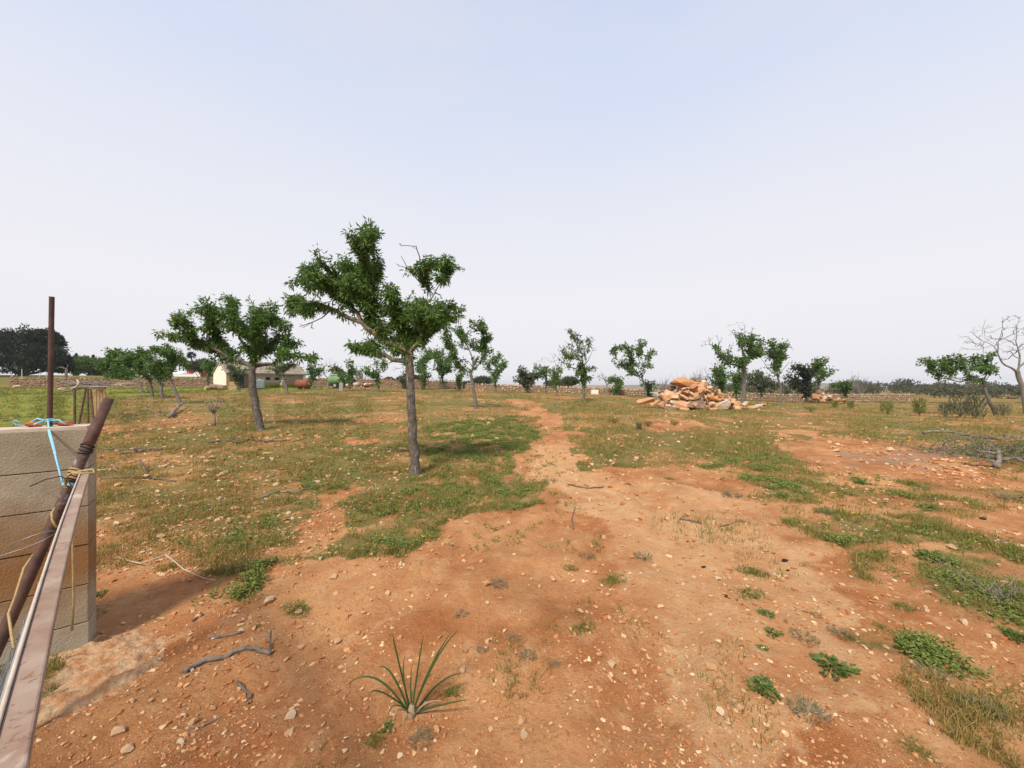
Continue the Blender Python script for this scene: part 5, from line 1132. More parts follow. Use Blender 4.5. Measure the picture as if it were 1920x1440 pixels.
# ------------------------------------------------------------------ sheep
def sheep(px, Y, rz, m_, label, graze=True, s=1.0):
    b = gpt(px, Y); mb = MB(); cs, sn = math.cos(rz), math.sin(rz)
    def q(x, y, z): return np.array([x * cs - y * sn, x * sn + y * cs, z]) * s
    mb.tube([q(-.52, 0, .62), q(-.45, 0, .63), q(-.25, 0, .62), q(0, 0, .60), q(.25, 0, .60), q(.42, 0, .64), q(.5, 0, .66)], np.array([.06, .19, .245, .26, .25, .20, .08]) * s, 14)
    hp = [(.40, .68), (.55, .66), (.66, .50), (.74, .34)] if graze else [(.38, .70), (.52, .82), (.58, .92), (.60, .97)]
    mb.tube([q(x, 0, z) for x, z in hp], np.array([.17, .13, .10, .09]) * s, 10)
    h0 = hp[-1]; hd = [(0, 0), (.05, -.07), (.09, -.18), (.10, -.26)] if graze else [(0, 0), (.10, .0), (.2, -.05), (.28, -.09)]
    mb.tube([q(h0[0] + x, 0, h0[1] + z) for x, z in hd], np.array([.08, .095, .07, .045]) * s, 10)
    for sd in (-1, 1):
        mb.tube([q(h0[0] + .03, .06 * sd, h0[1] + .02), q(h0[0] + .0, .17 * sd, h0[1] + .0)], np.array([.035, .012]) * s, 5)
        mb.tube([q(.32, .11 * sd, .55), q(.34, .115 * sd, .30), q(.33, .115 * sd, .27), q(.34, .115 * sd, .06), q(.36, .115 * sd, .0)], np.array([.085, .042, .045, .03, .035]) * s, 8)
        mb.tube([q(-.36, .12 * sd, .58), q(-.30, .12 * sd, .40), q(-.42, .12 * sd, .27), q(-.39, .12 * sd, .08), q(-.37, .12 * sd, .0)], np.array([.12, .07, .042, .03, .035]) * s, 8)
    mb.tube([q(-.5, 0, .68), q(-.58, 0, .60), q(-.6, 0, .46)], np.array([.05, .045, .02]) * s, 6)
    o = link('sheep', mb.mesh('sheep'), M[m_], tuple(b), None, label, 'sheep', 'sheep in the yard')
    r = o.modifiers.new('remesh', 'REMESH'); r.mode = 'VOXEL'; r.voxel_size = .03; r.use_smooth_shade = True
sheep(690, 43.5, math.pi + .25, 'wool_brown', 'brown and white sheep grazing clear of the tanker, beside the twiggy almond')
sheep(671, 46, .5, 'wool', 'pale sheep with brown patches grazing at the tail of the green tanker')
sheep(652.5, 46.5, 1.5, 'wool', 'small whitish lamb under the green tanker', True, .75)
sheep(531, 43, -1.1, 'wool', 'white sheep standing behind the crooked twin-trunked almond', False, 1.05)

# ------------------------------------------------------------------ rubble heaps
def heap(px, py, rocks, label):
    b = hit(px, py); e = thing('rubble_heap', b, label, 'rock heap'); k = b[1] / F
    for i, (rx, ry, w, h, dd, tilt, m_) in enumerate(rocks):
        V, T = rough_rock(900 + i * 7 + px, (w * k / 2, w * k * .38, h * k / 2), .07, .95, 2 if w > 30 else 1)
        c, s_ = math.cos(tilt), math.sin(tilt); yaw = rng.uniform(-.5, .5); V = V @ np.array([[math.cos(yaw), math.sin(yaw), 0], [-math.sin(yaw), math.cos(yaw), 0], [0, 0, 1]]) if w < 40 else V
        V = V @ np.array([[c, 0, s_], [0, 1, 0], [-s_, 0, c]])
        p = at(rx, ry, b[1]) + np.array([0, dd, 0]); part('rock', MB().add(V + p, T), M[m_], e)
    return e, b
R1 = [(1288, 738, 62, 52, -.3, .05, 'boulder'), (1279, 718, 56, 20, -.1, -.18, 'boulder'), (1325, 757, 44, 26, -1.3, .12, 'boulder_white'), (1282, 757, 46, 20, -1.5, .0, 'boulder_dark'), (1262, 757, 48, 18, -1.1, -.05, 'boulder'),
      (1305, 729, 30, 22, -.2, .3, 'boulder'), (1318, 735, 28, 18, .0, .4, 'boulder'), (1310, 720, 30, 12, .5, .75, 'boulder_dark'), (1325, 722, 26, 16, .7, .1, 'boulder'), (1330, 732, 26, 16, .5, .3, 'boulder'),
      (1340, 744, 30, 14, .1, .3, 'boulder'), (1352, 750, 36, 12, -.2, .25, 'boulder'), (1345, 757, 34, 12, -.7, .15, 'boulder_dark'), (1370, 757, 34, 11, -.3, .15, 'boulder'), (1362, 763, 34, 10, -.8, .05, 'boulder'), (1385, 763, 24, 9, -.3, .1, 'boulder'),
      (1255, 741, 30, 20, .0, -.6, 'boulder'), (1248, 748, 28, 18, -.4, -.4, 'boulder'), (1264, 728, 24, 14, .4, -.3, 'boulder_dark'), (1232, 757, 24, 16, -.9, .2, 'boulder'), (1240, 762, 22, 14, -1.4, -.2, 'boulder_white'), (1205, 750, 36, 11, -.6, .25, 'boulder'), (1220, 754, 26, 10, -.8, .2, 'boulder'),
      (1258, 765, 22, 12, -2.0, -.4, 'boulder'), (1303, 765, 30, 9, -1.8, 0, 'boulder'), (1278, 769, 16, 7, -2.4, 0, 'boulder_white'), (1296, 771, 12, 6, -2.8, .1, 'boulder'), (1405, 763, 20, 8, -.2, 0, 'boulder'), (1420, 761, 20, 8, -.1, .1, 'boulder_white'), (1432, 759, 14, 7, .1, 0, 'boulder'),
      (1300, 748, 60, 34, .9, 0, 'boulder'), (1330, 750, 60, 26, .9, .1, 'boulder'), (1265, 750, 50, 28, .9, 0, 'boulder'), (1240, 745, 18, 10, -.2, -.5, 'boulder_dark'), (1316, 744, 24, 18, -.6, .5, 'boulder'), (1336, 727, 18, 9, .4, .0, 'boulder'), (1328, 715, 18, 8, .8, -.1, 'boulder_white'), (1303, 713, 14, 14, .4, .9, 'boulder_dark'), (1350, 740, 20, 9, .4, .3, 'boulder_dark'), (1375, 765, 20, 8, -1.0, 0, 'boulder_dark')]
for _ in range(60): R1.append((1297 + 58 * math.sin(_ * 2.4) * (_ / 60) ** .6, 722 + 34 * (_ / 60) + rng.uniform(-3, 3), rng.uniform(9, 22), rng.uniform(5, 9), rng.uniform(-.9, -.2) - .01 * _, rng.normal(.1, .45), 'boulder_dark' if _ % 7 == 3 else 'boulder'))
for _ in range(26): R1.append((rng.uniform(1235, 1385), rng.uniform(752, 768), rng.uniform(8, 18), rng.uniform(5, 10), rng.uniform(-2.2, .5), rng.normal(0, .3), ['boulder', 'boulder_white', 'boulder'][_ % 3]))
heap(1300, 765, R1, 'big heap of orange quarried boulders and slabs beside the thick-trunked tree')
R2 = []
for i in range(34):
    f = rng.uniform(-1, 1); z = rng.random() ** 1.3 * (1 - abs(f) * .8); R2.append((1545 + f * 28, 750 - z * 16, rng.uniform(9, 17), rng.uniform(5, 8), rng.uniform(-1, 1.2), rng.normal(0, .25), ['boulder', 'boulder', 'boulder_white', 'boulder'][i % 4]))
heap(1545, 751, R2, 'small low heap of reddish rubble behind the bent-trunk tree')

# ------------------------------------------------------------------ block pillar, rusty pole, leaning gate
def gate_corner():
    ux = np.array([.793, .609]); vx = np.array([-.609, .793]); Pc = np.array([-2.50, 2.27]); g0 = float(ground(Pc[0], Pc[1]))
    e = thing('sandstone_block_wall', (Pc[0], Pc[1], g0), 'end of a sandstone block wall with red soil stain and painted bounce light, beside the gate', 'wall')
    zs = [1.337, 1.103, .881, .653, .419, .197, -.12]
    def q(t, d, z): p = Pc - ux * t + vx * d; return [p[0], p[1], z]
    for i in range(6):
        edges = [0, .8, 1.6] if i % 2 == 0 else [0, .5, 1.3, 1.6]
        for a, b_ in zip(edges[:-1], edges[1:]):
            dz = .003; df = rng.uniform(0, .005); k = MB(); z1, z0 = zs[i] - dz, zs[i + 1] + dz
            c = [q(t, d, z) for z in (z0, z1) for t, d in ((b_ - .004, df), (a + .002 + rng.uniform(0, .004), df), (a + .004, .2), (b_ - .004, .2))]
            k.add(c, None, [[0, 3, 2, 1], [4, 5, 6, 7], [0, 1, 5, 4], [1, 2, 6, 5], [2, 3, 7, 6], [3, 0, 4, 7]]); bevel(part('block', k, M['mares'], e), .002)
    k = MB(); c = [q(t, d, z) for z in (-.1, 1.325) for t, d in ((1.59, .02), (.015, .02), (.015, .185), (1.59, .185))]; k.add(c, None, [[0, 3, 2, 1], [4, 5, 6, 7], [0, 1, 5, 4], [1, 2, 6, 5], [2, 3, 7, 6], [3, 0, 4, 7]]); part('joint', k, M['mortar'], e)
    k = MB(); c = [q(t, d, z) for z in (1.334, 1.352) for t, d in ((1.6, .004), (.01, .004), (.01, .196), (1.6, .196))]; k.add(c, None, [[0, 3, 2, 1], [4, 5, 6, 7], [0, 1, 5, 4], [1, 2, 6, 5], [2, 3, 7, 6], [3, 0, 4, 7]]); part('capping', k, M['rail_edge'], e)
    # pole on the wall
    pb = np.array(q(.175, .10, 1.352)); tp = pb + [.012, .0, .755]
    single('rusty_pole', MB().tube([pb - [0, 0, .05], pb, tp], .0115, 12).tube([tp, tp + [0, 0, .002]], .0122, 12), M['rust_dark'], pb, 'thin dark rusty iron pole standing on top of the block wall', 'pole', smooth=False)
    for j, (t, d, s, rz, lab) in enumerate(((.12, .11, .05, .3, 'larger red brick fragment at the foot of the rusty pole'), (.24, .12, .045, 1.0, 'smaller red brick fragment beside the trailing blue twine'))):
        V, T = rough_rock(50 + j, (s, s * .55, .018), .08); c, sn = math.cos(rz), math.sin(rz); p = np.array(q(t, d, 1.352 + .013))
        single('brick_fragment', MB().add(V @ np.array([[c, sn, 0], [-sn, c, 0], [0, 0, 1]]) + p, T), M['brick'], p, lab, 'brick', 'brick fragments on the block wall')
    # leaning pipe post
    pt = at(204, 748, 2.10); pm = at(-3, 1210, 1.66); d = unit(pt - pm); g = pm + d * (-(pm[2] + .15) / d[2]); gz = g.copy(); gz[2] = float(ground(g[0], g[1]))
    e2 = thing('leaning_pipe_post', gz, 'rusty iron pipe post leaning over the block wall at the gate', 'post')
    part('pipe', MB().tube([g, pm, pm + d * .5, pt], .022, 20), M['rust'], e2, True)
    part('sleeve', MB().tube([pt - d * .25, pt - d * .245, pt - d * .14, pt - d * .135], [.022, .0245, .0245, .022], 20), M['rust'], e2, True)
    w = MB()
    for j in range(4):
        c = pt - d * (.26 + .012 * j); a = np.linspace(0, 6.5, 26); uu = unit(np.cross(d, [0, 1, 0])); vv = np.cross(d, uu)
        w.tube([c + (uu * math.cos(x) + vv * math.sin(x)) * .025 + d * .006 * math.sin(x * 1.0 + j) for x in a], .004, 5)
    part('wire_binding', w, M['dkwire'], e2)
    # gate: horizontal rail with a lip, mesh panel leaning down behind it
    A = np.array([-2.135, 1.92, 1.158]); B = np.array([-.17, .06, 1.158]); dr = unit(A - B); lf = np.array([-dr[1], dr[0], 0]); m = unit(lf * .27 + np.array([0, 0, -.96])); foot = B + m * 1.2
    e3 = thing('leaning_gate', (foot[0], foot[1], float(ground(foot[0], foot[1]))), 'old gate with a faded pink-brown rail and wire mesh, tied to the leaning pipe', 'gate')
    n = 26; k = MB(); prev = None; bow = lambda f: .012 * math.sin(f * 3.14) 
    S = [B + (A - B) * f + lf * bow(f) for f in np.linspace(0, 1, n)]
    def bar(mb, pts, w0, w1, z0, z1):
        V = []
        for p in pts: V += [p + lf * w0 + [0, 0, z0], p + lf * w1 + [0, 0, z0], p + lf * w1 + [0, 0, z1], p + lf * w0 + [0, 0, z1]]
        Q = [[4 * i + j, 4 * i + (j + 1) % 4, 4 * i + 4 + (j + 1) % 4, 4 * i + 4 + j] for i in range(len(pts) - 1) for j in range(4)]; L_ = 4 * (len(pts) - 1)
        mb.add(V, None, Q + [[3, 2, 1, 0], [L_, L_ + 1, L_ + 2, L_ + 3]])
    bar(k, S, -.0170, .0125, -.020, 0); bevel(part('rail', k, M['rail'], e3), .003)
    k = MB(); bar(k, S, .0127, .0175, -.020, .005); bevel(part('rail_lip', k, M['rail_edge'], e3), .002)
    k = MB()
    for s_ in (.035, .05, .075, .10, .14, .19, .25, .33, .42, .52, .63, .76, .9, 1.05):
        k.tube([p + m * s_ + rng.normal(size=3) * .004 for p in S], .0022, 4)
    for f in np.linspace(0, 1, 70):
        p = B + (A - B) * f; j = rng.normal(0, .012); k.tube([p - [0, 0, .015], p + m * .05 + dr * j, p + m * .6 + dr * j * 2, p + m * 1.18], .0019, 4)
    part('mesh', k, M['wire'], e3)
    k = MB(); bar(k, [p + m * .16 for p in S], -.004, .004, -.03, .03); part('rail', k, M['concrete'], e3)
    part('frame_bar', MB().tube([B + m * .02, B + m * 1.2], .014, 8), M['rust_dark'], e3); part('frame_bar', MB().tube([foot, A + m * 1.16], .014, 8), M['rust_dark'], e3)
    # ropes, twine, stray wires
    pc = pt - d * .42
    uu = unit(np.cross(d, [0, 1, 0])); vv = np.cross(d, uu)
    def ring(c, r, t0, t1, tilt=.0): return [c + (uu * math.cos(x) + vv * math.sin(x)) * r + d * tilt * math.sin(x) for x in np.linspace(t0, t1, 26)]
    k = MB()
    for j in range(4): k.tube(ring(pc + d * (.03 - .014 * j), .025 + .002 * (j % 2), 0, 6.6, .008), .0052, 6)
    k.tube([pc + np.array([.03, -.03, .03]), A + [.02, .02, .012], A + [.045, .0, -.004], A + [.03, -.05, .006], A + [-.03, -.03, .006], pc + np.array([-.0, -.04, -.0]), pc + np.array([.012, -.04, -.06])], .0055, 6)
    single('tan_rope', k, M['rope'], pc, 'tan rope binding the gate rail to the leaning pipe', 'rope', smooth=True)
    k = MB(); r0 = at(135, 1030, 1.80); k.tube([r0 + [0, .0, .12], r0 + [.004, 0, 0], r0 + [.006, 0, -.12], r0 + [-.004, .01, -.26], r0 + [.0, .0, -.38]], .0045, 6)
    single('hanging_cord', k, M['rope'], r0, 'frayed tan cord hanging straight down from the gate rail', 'cord', smooth=True)
    k = MB(); c0 = at(58, 1048, 1.72); k.tube([at(62, 1040, 1.76), at(45, 1065, 1.70), at(28, 1120, 1.63), at(16, 1150, 1.6), at(21, 1185, 1.55), at(26, 1215, 1.50)], .0048, 6)
    single('looped_cord', k, M['rope'], c0, 'looped yellowish cord hanging along the lower part of the leaning pipe', 'cord', smooth=True)
    k = MB(); k.tube([at(103, 952, 1.85), at(97, 962, 1.82), at(98, 975, 1.80), at(106, 990, 1.80)], .0045, 6)
    single('short_cord', k, M['rope'], at(103, 952, 1.85), 'short yellowish loop of cord half way up the leaning pipe', 'cord', smooth=True)
    k = MB(); bp = pb + np.array([0, 0, .035]); a = np.linspace(0, 13, 40)
    k.tube([bp + np.array([math.cos(x) * .017, math.sin(x) * .017, .0015 * x - .01]) for x in a], .0035, 5)
    ty = pt - d * .455
    k.tube([bp + [.01, -.016, .0], bp * .8 + ty * .2 + [0, -.02, -.01], (bp + ty) / 2 + [0, -.02, -.02], ty + [-.005, -.028, .0]], .0042, 5).tube([bp + [.006, -.016, .0], bp * .5 + ty * .5 + [.008, -.022, -.024], ty + [.002, -.028, -.01]], .003, 5)
    for j in range(2): k.tube(ring(ty - d * .008 * j, .0245, 0, 6.4), .0038, 5)
    k.tube([bp + [-.015, -.005, .0], bp + [-.06, -.012, .012], bp + [-.085, -.02, -.008], bp + [-.06, -.03, -.022], bp + [-.01, -.018, .002]], .0042, 5)
    k.tube([bp + [.012, -.005, .0], bp + [.05, -.0, .004], bp + [.085, .01, -.024]], .004, 5)
    k.tube([bp + [-.012, -.012, -.004], bp + [-.06, -.035, -.024], bp + [-.10, -.05, -.024], bp + [-.12, -.06, -.018], bp + [-.135, -.066, .0], bp + [-.122, -.065, .008], bp + [-.108, -.06, .002], bp + [-.10, -.05, -.022]], .0024, 5)
    single('blue_twine', k, M['twine'], bp, 'blue twine knotted round the pole and tied to the leaning pipe', 'twine', smooth=True)
    k = MB().tube([at(56, 912, 1.93), at(85, 899, 1.90), at(113, 893, 1.89), at(126, 898, 1.88), at(134, 912, 1.86), at(141, 924, 1.84)], .003, 5)
    single('dark_wire', k, M['dkwire'], at(126, 898, 1.88), 'dark bent wire sticking out in front of the block wall', 'wire', smooth=True)
    k = MB().tube([at(11, 1025, 1.7), at(60, 1005, 1.74), at(92, 996, 1.78), at(108, 996, 1.8)], .0025, 5).tube([at(-10, 1046, 1.66), at(40, 1030, 1.72), at(80, 1014, 1.76), at(108, 997, 1.8)], .0025, 5)
    single('stray_wire', k, M['wire'], at(108, 997, 1.8), 'two pale stray mesh wires sticking out across the leaning pipe', 'wire', smooth=True)
    # crumbled footing on the ground at the pillar
    pts = np.array([(88, 1262), (120, 1235), (180, 1207), (250, 1192), (305, 1212), (292, 1248), (232, 1305), (150, 1345), (75, 1375), (20, 1400), (20, 1330)], float)
    W = np.array([hit(*p)[:2] for p in pts]); lo, hi = W.min(0), W.max(0); nx, ny = 110, 110
    X, Y = np.meshgrid(np.linspace(lo[0] - .03, hi[0] + .03, nx), np.linspace(lo[1] - .03, hi[1] + .03, ny)); X = X.ravel(); Y = Y.ravel()
    jx, jy = X + (fbm(X / .06, Y / .06, 71, 3) - .5) * .10, Y + (fbm(X / .06, Y / .06, 72, 3) - .5) * .10
    dmin = np.full(X.shape, 9.0)
    for i in range(len(W)):
        a, b_ = W[i], W[(i + 1) % len(W)]; ab = b_ - a; t = np.clip(((jx - a[0]) * ab[0] + (jy - a[1]) * ab[1]) / (ab @ ab), 0, 1); dmin = np.minimum(dmin, np.hypot(jx - a[0] - t * ab[0], jy - a[1] - t * ab[1]))
    ins = inpoly(W, jx, jy); sd = np.where(ins, dmin, -dmin)
    Z = ground(X, Y) + np.clip(sd / .09, -1, 1) * .016 + .004 + (fbm(X / .06, Y / .06, 73, 5) - .5) * .055 * (sd > 0)
    i = np.arange(ny - 1)[:, None] * nx; j = np.arange(nx - 1)[None]; Q = np.stack([i + j, i + j + 1, i + nx + j + 1, i + nx + j], -1).reshape(-1, 4)
    Q = Q[(sd[Q] > -.05).any(1)]; V = np.stack([X, Y, Z], -1); used, inv = np.unique(Q, return_inverse=True)
    c = np.array([W[:, 0].mean(), W[:, 1].mean(), 0]); c[2] = float(ground(c[0], c[1]))
    link('crumbled_footing', new_mesh('crumbled_footing', V[used] - c, None, inv.reshape(-1, 4), True), M['footing'], tuple(c), None, 'pale crumbling concrete footing at the foot of the block wall', 'footing')
gate_corner()

# old fence line with brushwood behind the block wall
fence = [(140, 729, 10.0), (153, 726, 11.5), (165, 726, 12.5), (173, 727, 13.5)]; tops = []
for i, (px, top, Y) in enumerate(fence):
    x = (px - CX) / F * Y; g = float(ground(x, Y)); z = at(px, top, Y)[2]; lean = [0, .28, 0, -.12][i]; tp = np.array([x + lean * .5, Y, z]); bt = np.array([x - lean * .5, Y, g - .1]); tops.append(tp)
    single('fence_stake', MB().tube([bt, (bt + tp) / 2, tp], [.028, .027, .025], 7), M['post'], (bt[0], bt[1], g), ['thick dark upright stake, first of the old fence behind the block wall', 'dark stake tilting sideways in the old fence', 'thin upright stake under the brushwood', 'thin stake tilting back under the brushwood'][i], 'stake', 'stakes of the old fence')
for i, (px, Y) in enumerate(((178, 14.2), (184, 14.6), (190, 15.0), (195, 15.3))):
    x = (px - CX) / F * Y; g = float(ground(x, Y)); z = at(px, 724, Y)[2]; tops.append(np.array([x, Y, z]))
    single('cane_slat', MB().box([x, Y, (g + z) / 2], [.10, .03, z - g + .04], .2), M['cane'], (x, Y, g), ['tan flat cane slat next to the thin stakes', 'second tan cane slat of the old fence', 'third tan cane slat of the old fence', 'last tan cane slat at the end of the old fence'][i], 'slat', 'cane slats of the old fence')
mb = MB(); c = np.mean(tops, axis=0)
for k in range(120):
    i = rng.integers(0, len(tops) - 1); p = tops[i] + (tops[i + 1] - tops[i]) * rng.random() + [0, 0, rng.uniform(-.02, .16)]; a = rng.normal(.15, .5); L = rng.uniform(.25, .9)
    dv = np.array([math.cos(a), math.sin(a) * .7, rng.normal(0, .12)]); mb.tube([p - dv * L / 2, p + rng.normal(size=3) * .04, p + dv * L / 2], [.012, .016, .005], 4)
single('brushwood_bundle', mb, M['wood'], c, 'bundle of grey brushwood lying on top of the old fence stakes', 'brushwood')
mb = MB(); p = tops[-1]
mb.tube([p + [-.3, 0, .0], p + [.3, .1, .05], p + [.8, .1, .12], p + [1.3, 0, .1]], [.03, .025, .018, .006], 6).tube([p + [.5, .1, .08], p + [.9, .0, -.05], p + [1.3, .1, -.02]], [.018, .012, .005], 5).tube([p + [.3, .1, .05], p + [.5, .2, .2], p + [.8, .2, .22]], [.014, .01, .004], 5)
single('pale_branch', mb, M['straw'], p, 'pale bleached branch sticking out of the brushwood on the fence', 'branch', smooth=True)
mb = MB(); p = tops[0]; mb.tube([p + [-.1, 0, .0], p + [.06, 0, .05], p + [.12, 0, .16], p + [.05, 0, .24]], [.02, .03, .035, .015], 6).tube([p + [.1, 0, .05], p + [.35, .4, .05], p + [.7, .9, .1]], [.02, .016, .008], 5)
single('pale_branch', mb, M['straw'], p, 'pale crooked branch propped on the first fence stake', 'branch', smooth=True)

# ------------------------------------------------------------------ fallen branches and sticks
def stick(pts, r0, r1, m_, label, twigs=0, lift=None, name='dead_branch', group='dead branches on the ground'):
    W = [hit(px, py) for px, py in pts]
    W = [w + np.array([0, 0, (lift[i] if lift else 0) + r0 * .8]) for i, w in enumerate(W)]; W = np.array(W); P = []
    for a, b_ in zip(W[:-1], W[1:]):
        for f in np.linspace(0, 1, 5)[:-1]: P.append(a + (b_ - a) * f + rng.normal(size=3) * r0 * .25)
    P.append(W[-1]); P = np.array(P); mb = MB().tube(P, np.linspace(r0, r1, len(P)) * rng.uniform(.85, 1.15, len(P)), 8)
    for k in range(twigs):
        p = P[rng.integers(2, len(P) - 1)]; dv = np.array([rng.normal(), rng.normal(), abs(rng.normal()) * .5]); L = np.linalg.norm(W[-1] - W[0]) * rng.uniform(.1, .3); dv = unit(dv); mb.tube([p, p + dv * L * .5 + rng.normal(size=3) * L * .06, p + dv * L], [r1 * .8, r1 * .6, r1 * .25], 5)
    g = hit(*pts[0]); return single(name, mb, M[m_], g, label, 'branch', group, smooth=True)
stick([(347, 1275), (385, 1245), (420, 1240), (453, 1227), (480, 1232), (507, 1237)], .015, .010, 'wood', 'crooked grey-barked stick lying on the bare soil slope', 0)
stick([(507, 1237), (508, 1215)], .006, .004, 'wood_dark', 'short twig standing at the end of the crooked stick', 0, [0, .05])
stick([(395, 1207), (420, 1202), (455, 1190)], .009, .008, 'wood', 'short grey stick beside the cream stone chips', 1)
stick([(360, 1175), (380, 1163)], .010, .008, 'wood_dark', 'short dark stub of wood in the soil slope', 0)
stick([(445, 1283), (470, 1297), (466, 1310)], .008, .004, 'wood_dark', 'small dark forked twig on the red soil', 3)
stick([(350, 1368), (380, 1358), (415, 1335)], .004, .002, 'wood', 'thin dry stalk among orange stones', 3)
stick([(310, 1056), (345, 1084), (380, 1100), (405, 1101)], .006, .003, 'straw', 'pale curved stalk hanging over the edge of the soil bank', 0, [.05, .02, 0, 0])
stick([(218, 1046), (265, 1070), (310, 1056)], .005, .005, 'straw', 'thin pale stalk in the weeds by the soil bank', 0, [0, .03, .05])
stick([(488, 938), (520, 925), (560, 925), (603, 910)], .016, .007, 'wood', 'grey fallen branch lying in the weeds near the forked tree', 3)
stick([(330, 957), (370, 955), (408, 951)], .010, .007, 'wood', 'straight grey stick lying in the stony grass', 0)
stick([(410, 935), (440, 932), (480, 929)], .007, .004, 'wood', 'thin grey stick in the dry grass', 1)
stick([(185, 898), (240, 895), (285, 893), (330, 900)], .016, .008, 'wood_dark', 'long dark branch lying beside a big tan stone', 4)
stick([(263, 876), (275, 890), (290, 895)], .014, .010, 'wood_dark', 'dark bent stub rising beside a big tan stone', 0, [.13, .03, 0])
stick([(183, 881), (205, 881), (230, 883)], .012, .006, 'straw', 'pale straight stick close to the block wall', 0)
stick([(225, 853), (260, 848), (285, 842), (305, 841)], .030, .018, 'wood', 'thick grey bark-stripped branch in the dry grass', 4)
stick([(190, 840), (240, 842), (280, 838)], .014, .008, 'wood', 'grey stick lying behind the thick stripped branch', 2)
stick([(392, 828), (420, 825), (445, 830), (470, 824), (500, 827), (538, 826)], .035, .014, 'wood_dark', 'row of dark branch wood lying in front of the broad almond tree', 7)
stick([(550, 828), (575, 820)], .014, .008, 'wood_dark', 'short dark stick apart from the dark branch wood', 0)
stick([(318, 784), (327, 778), (333, 770), (342, 765)], .075, .05, 'wood', 'thick grey broken stump piece tilted up on the field', 0, [0, .05, .12, .2])
stick([(270, 768), (295, 778), (325, 782)], .022, .014, 'wood', 'curved grey branch lying beside the tilted stump piece', 3, [.1, .02, 0])
stick([(1075, 990), (1072, 975), (1077, 958)], .008, .004, 'wood_dark', 'small brown twig standing on the track verge', 1)
stick([(1075, 912), (1100, 916), (1130, 915)], .014, .008, 'wood_dark', 'dark stick lying across the far track', 1)
stick([(1274, 974), (1295, 980), (1316, 983)], .012, .008, 'wood_dark', 'straight brown stick lying flat on the track', 0)
stick([(1353, 988), (1368, 987), (1383, 983)], .007, .004, 'wood_dark', 'thin brown twig near the straight brown stick', 1)
stick([(1730, 819), (1760, 820), (1790, 821), (1830, 829), (1870, 834), (1915, 832)], .035, .018, 'wood', 'long grey fallen branch lying behind the burnt patch', 6, [.08, .12, .1, .1, .12, .15])
stick([(1775, 825), (1785, 833), (1797, 837)], .014, .008, 'wood', 'thin side branch hanging from the long fallen branch', 0, [.08, .03, 0])
stick([(1810, 876), (1840, 878), (1870, 880)], .022, .014, 'rust_dark', 'reddish-brown rod lying at the edge of the burnt patch', 0)
stick([(1870, 882), (1872, 872), (1874, 862)], .045, .03, 'wood', 'short grey stub of wood standing beside the reddish rod', 2, [0, .06, .12])
stick([(1878, 870), (1900, 872), (1930, 880)], .030, .016, 'wood', 'grey log end lying under the dry twigs', 3, [.05, .08, .05])
stick([(1688, 840), (1692, 828), (1696, 826)], .010, .006, 'wood_dark', 'tiny dark twig at the upper rim of the burnt patch', 1)
# tangle of dry twigs at the right edge
b = hit(1880, 862); mb = MB()
for k in range(170):
    p = b + np.array([rng.uniform(-.9, 1.5), rng.uniform(-.4, 1.0), 0]); p[2] = float(ground(p[0], p[1])); dv = unit(np.array([rng.normal(), rng.normal(), abs(rng.normal()) * .6 + .1])); L = rng.uniform(.2, .8)
    mb.tube([p, p + dv * L * .5 + rng.normal(size=3) * .04, p + dv * L + [0, 0, -.05]], [.008, .006, .002], 4)
e = thing('twig_tangle', b, 'tangle of dry grey twigs with dull leaves beyond the burnt patch', 'brushwood'); part('twigs', mb, M['wood'], e)
mb = MB(); n = 900; P = b + np.stack([rng.normal(size=n) * .75 + .35, rng.normal(size=n) * .5 + .3, np.abs(rng.normal(size=n)) * .18], -1); leaves(mb, P, rng.normal(size=(n, 3)) + [0, 0, .4], .06, .02); part('leaves', mb, M['leaf_grey'], e)
b = hit(1885, 1135); mb = MB()
for k in range(34):
    dv = unit(np.array([rng.normal(), rng.normal() * .6, abs(rng.normal()) * .8 + .3])); L = rng.uniform(.10, .28); p = b + np.array([rng.normal() * .08, rng.normal() * .08, 0]); q1 = p + dv * L * .5; q2 = p + dv * L + rng.normal(size=3) * .05
    mb.tube([p, q1, q2], [.004, .003, .0015], 4).tube([q1, q1 + unit(rng.normal(size=3) + [0, 0, .5]) * L * .4], [.0025, .001], 3)
single('dry_twig_bush', mb, M['wood'], b, 'dry grey twiggy bush on brown earth by the dark round weed', 'shrub')
# sapling stub with pinkish dry flower heads
b = hit(403, 796); mb = MB(); k = b[1] / F
tp = at(401, 772, b[1]); mb.tube([b - [0, 0, .05], (b + tp) / 2 + [.02, 0, 0], tp], [.03, .025, .02], 7)
for j in range(30):
    e_ = at(401 + rng.normal() * 8, 756 + rng.normal() * 7, b[1]) + [0, rng.normal() * .15, 0]; mb.tube([tp - [0, 0, rng.random() * .12], (tp + e_) / 2 + rng.normal(size=3) * .03, e_], [.01, .007, .003], 4)
for j in range(14):
    a = rng.uniform(0, 6.28); r = rng.uniform(.15, .45); mb.tube([b + [0, 0, .06], b + [math.cos(a) * r * .6, math.sin(a) * r * .6, .06], b + [math.cos(a) * r, math.sin(a) * r, .01]], [.014, .01, .004], 4)
e = thing('dry_sapling', b, 'dry twiggy sapling stub with pinkish heads on the stony field', 'shrub'); part('stem', mb, M['wood'], e)
mb = MB(); n = 120; P = np.stack([at(401 + rng.normal() * 9, 755 + rng.normal() * 7, b[1]) + [0, rng.normal() * .15, 0] for _ in range(n)]); leaves(mb, P, rng.normal(size=(n, 3)), .045, .03); part('dry_heads', mb, M['straw'], e, kind='stuff')
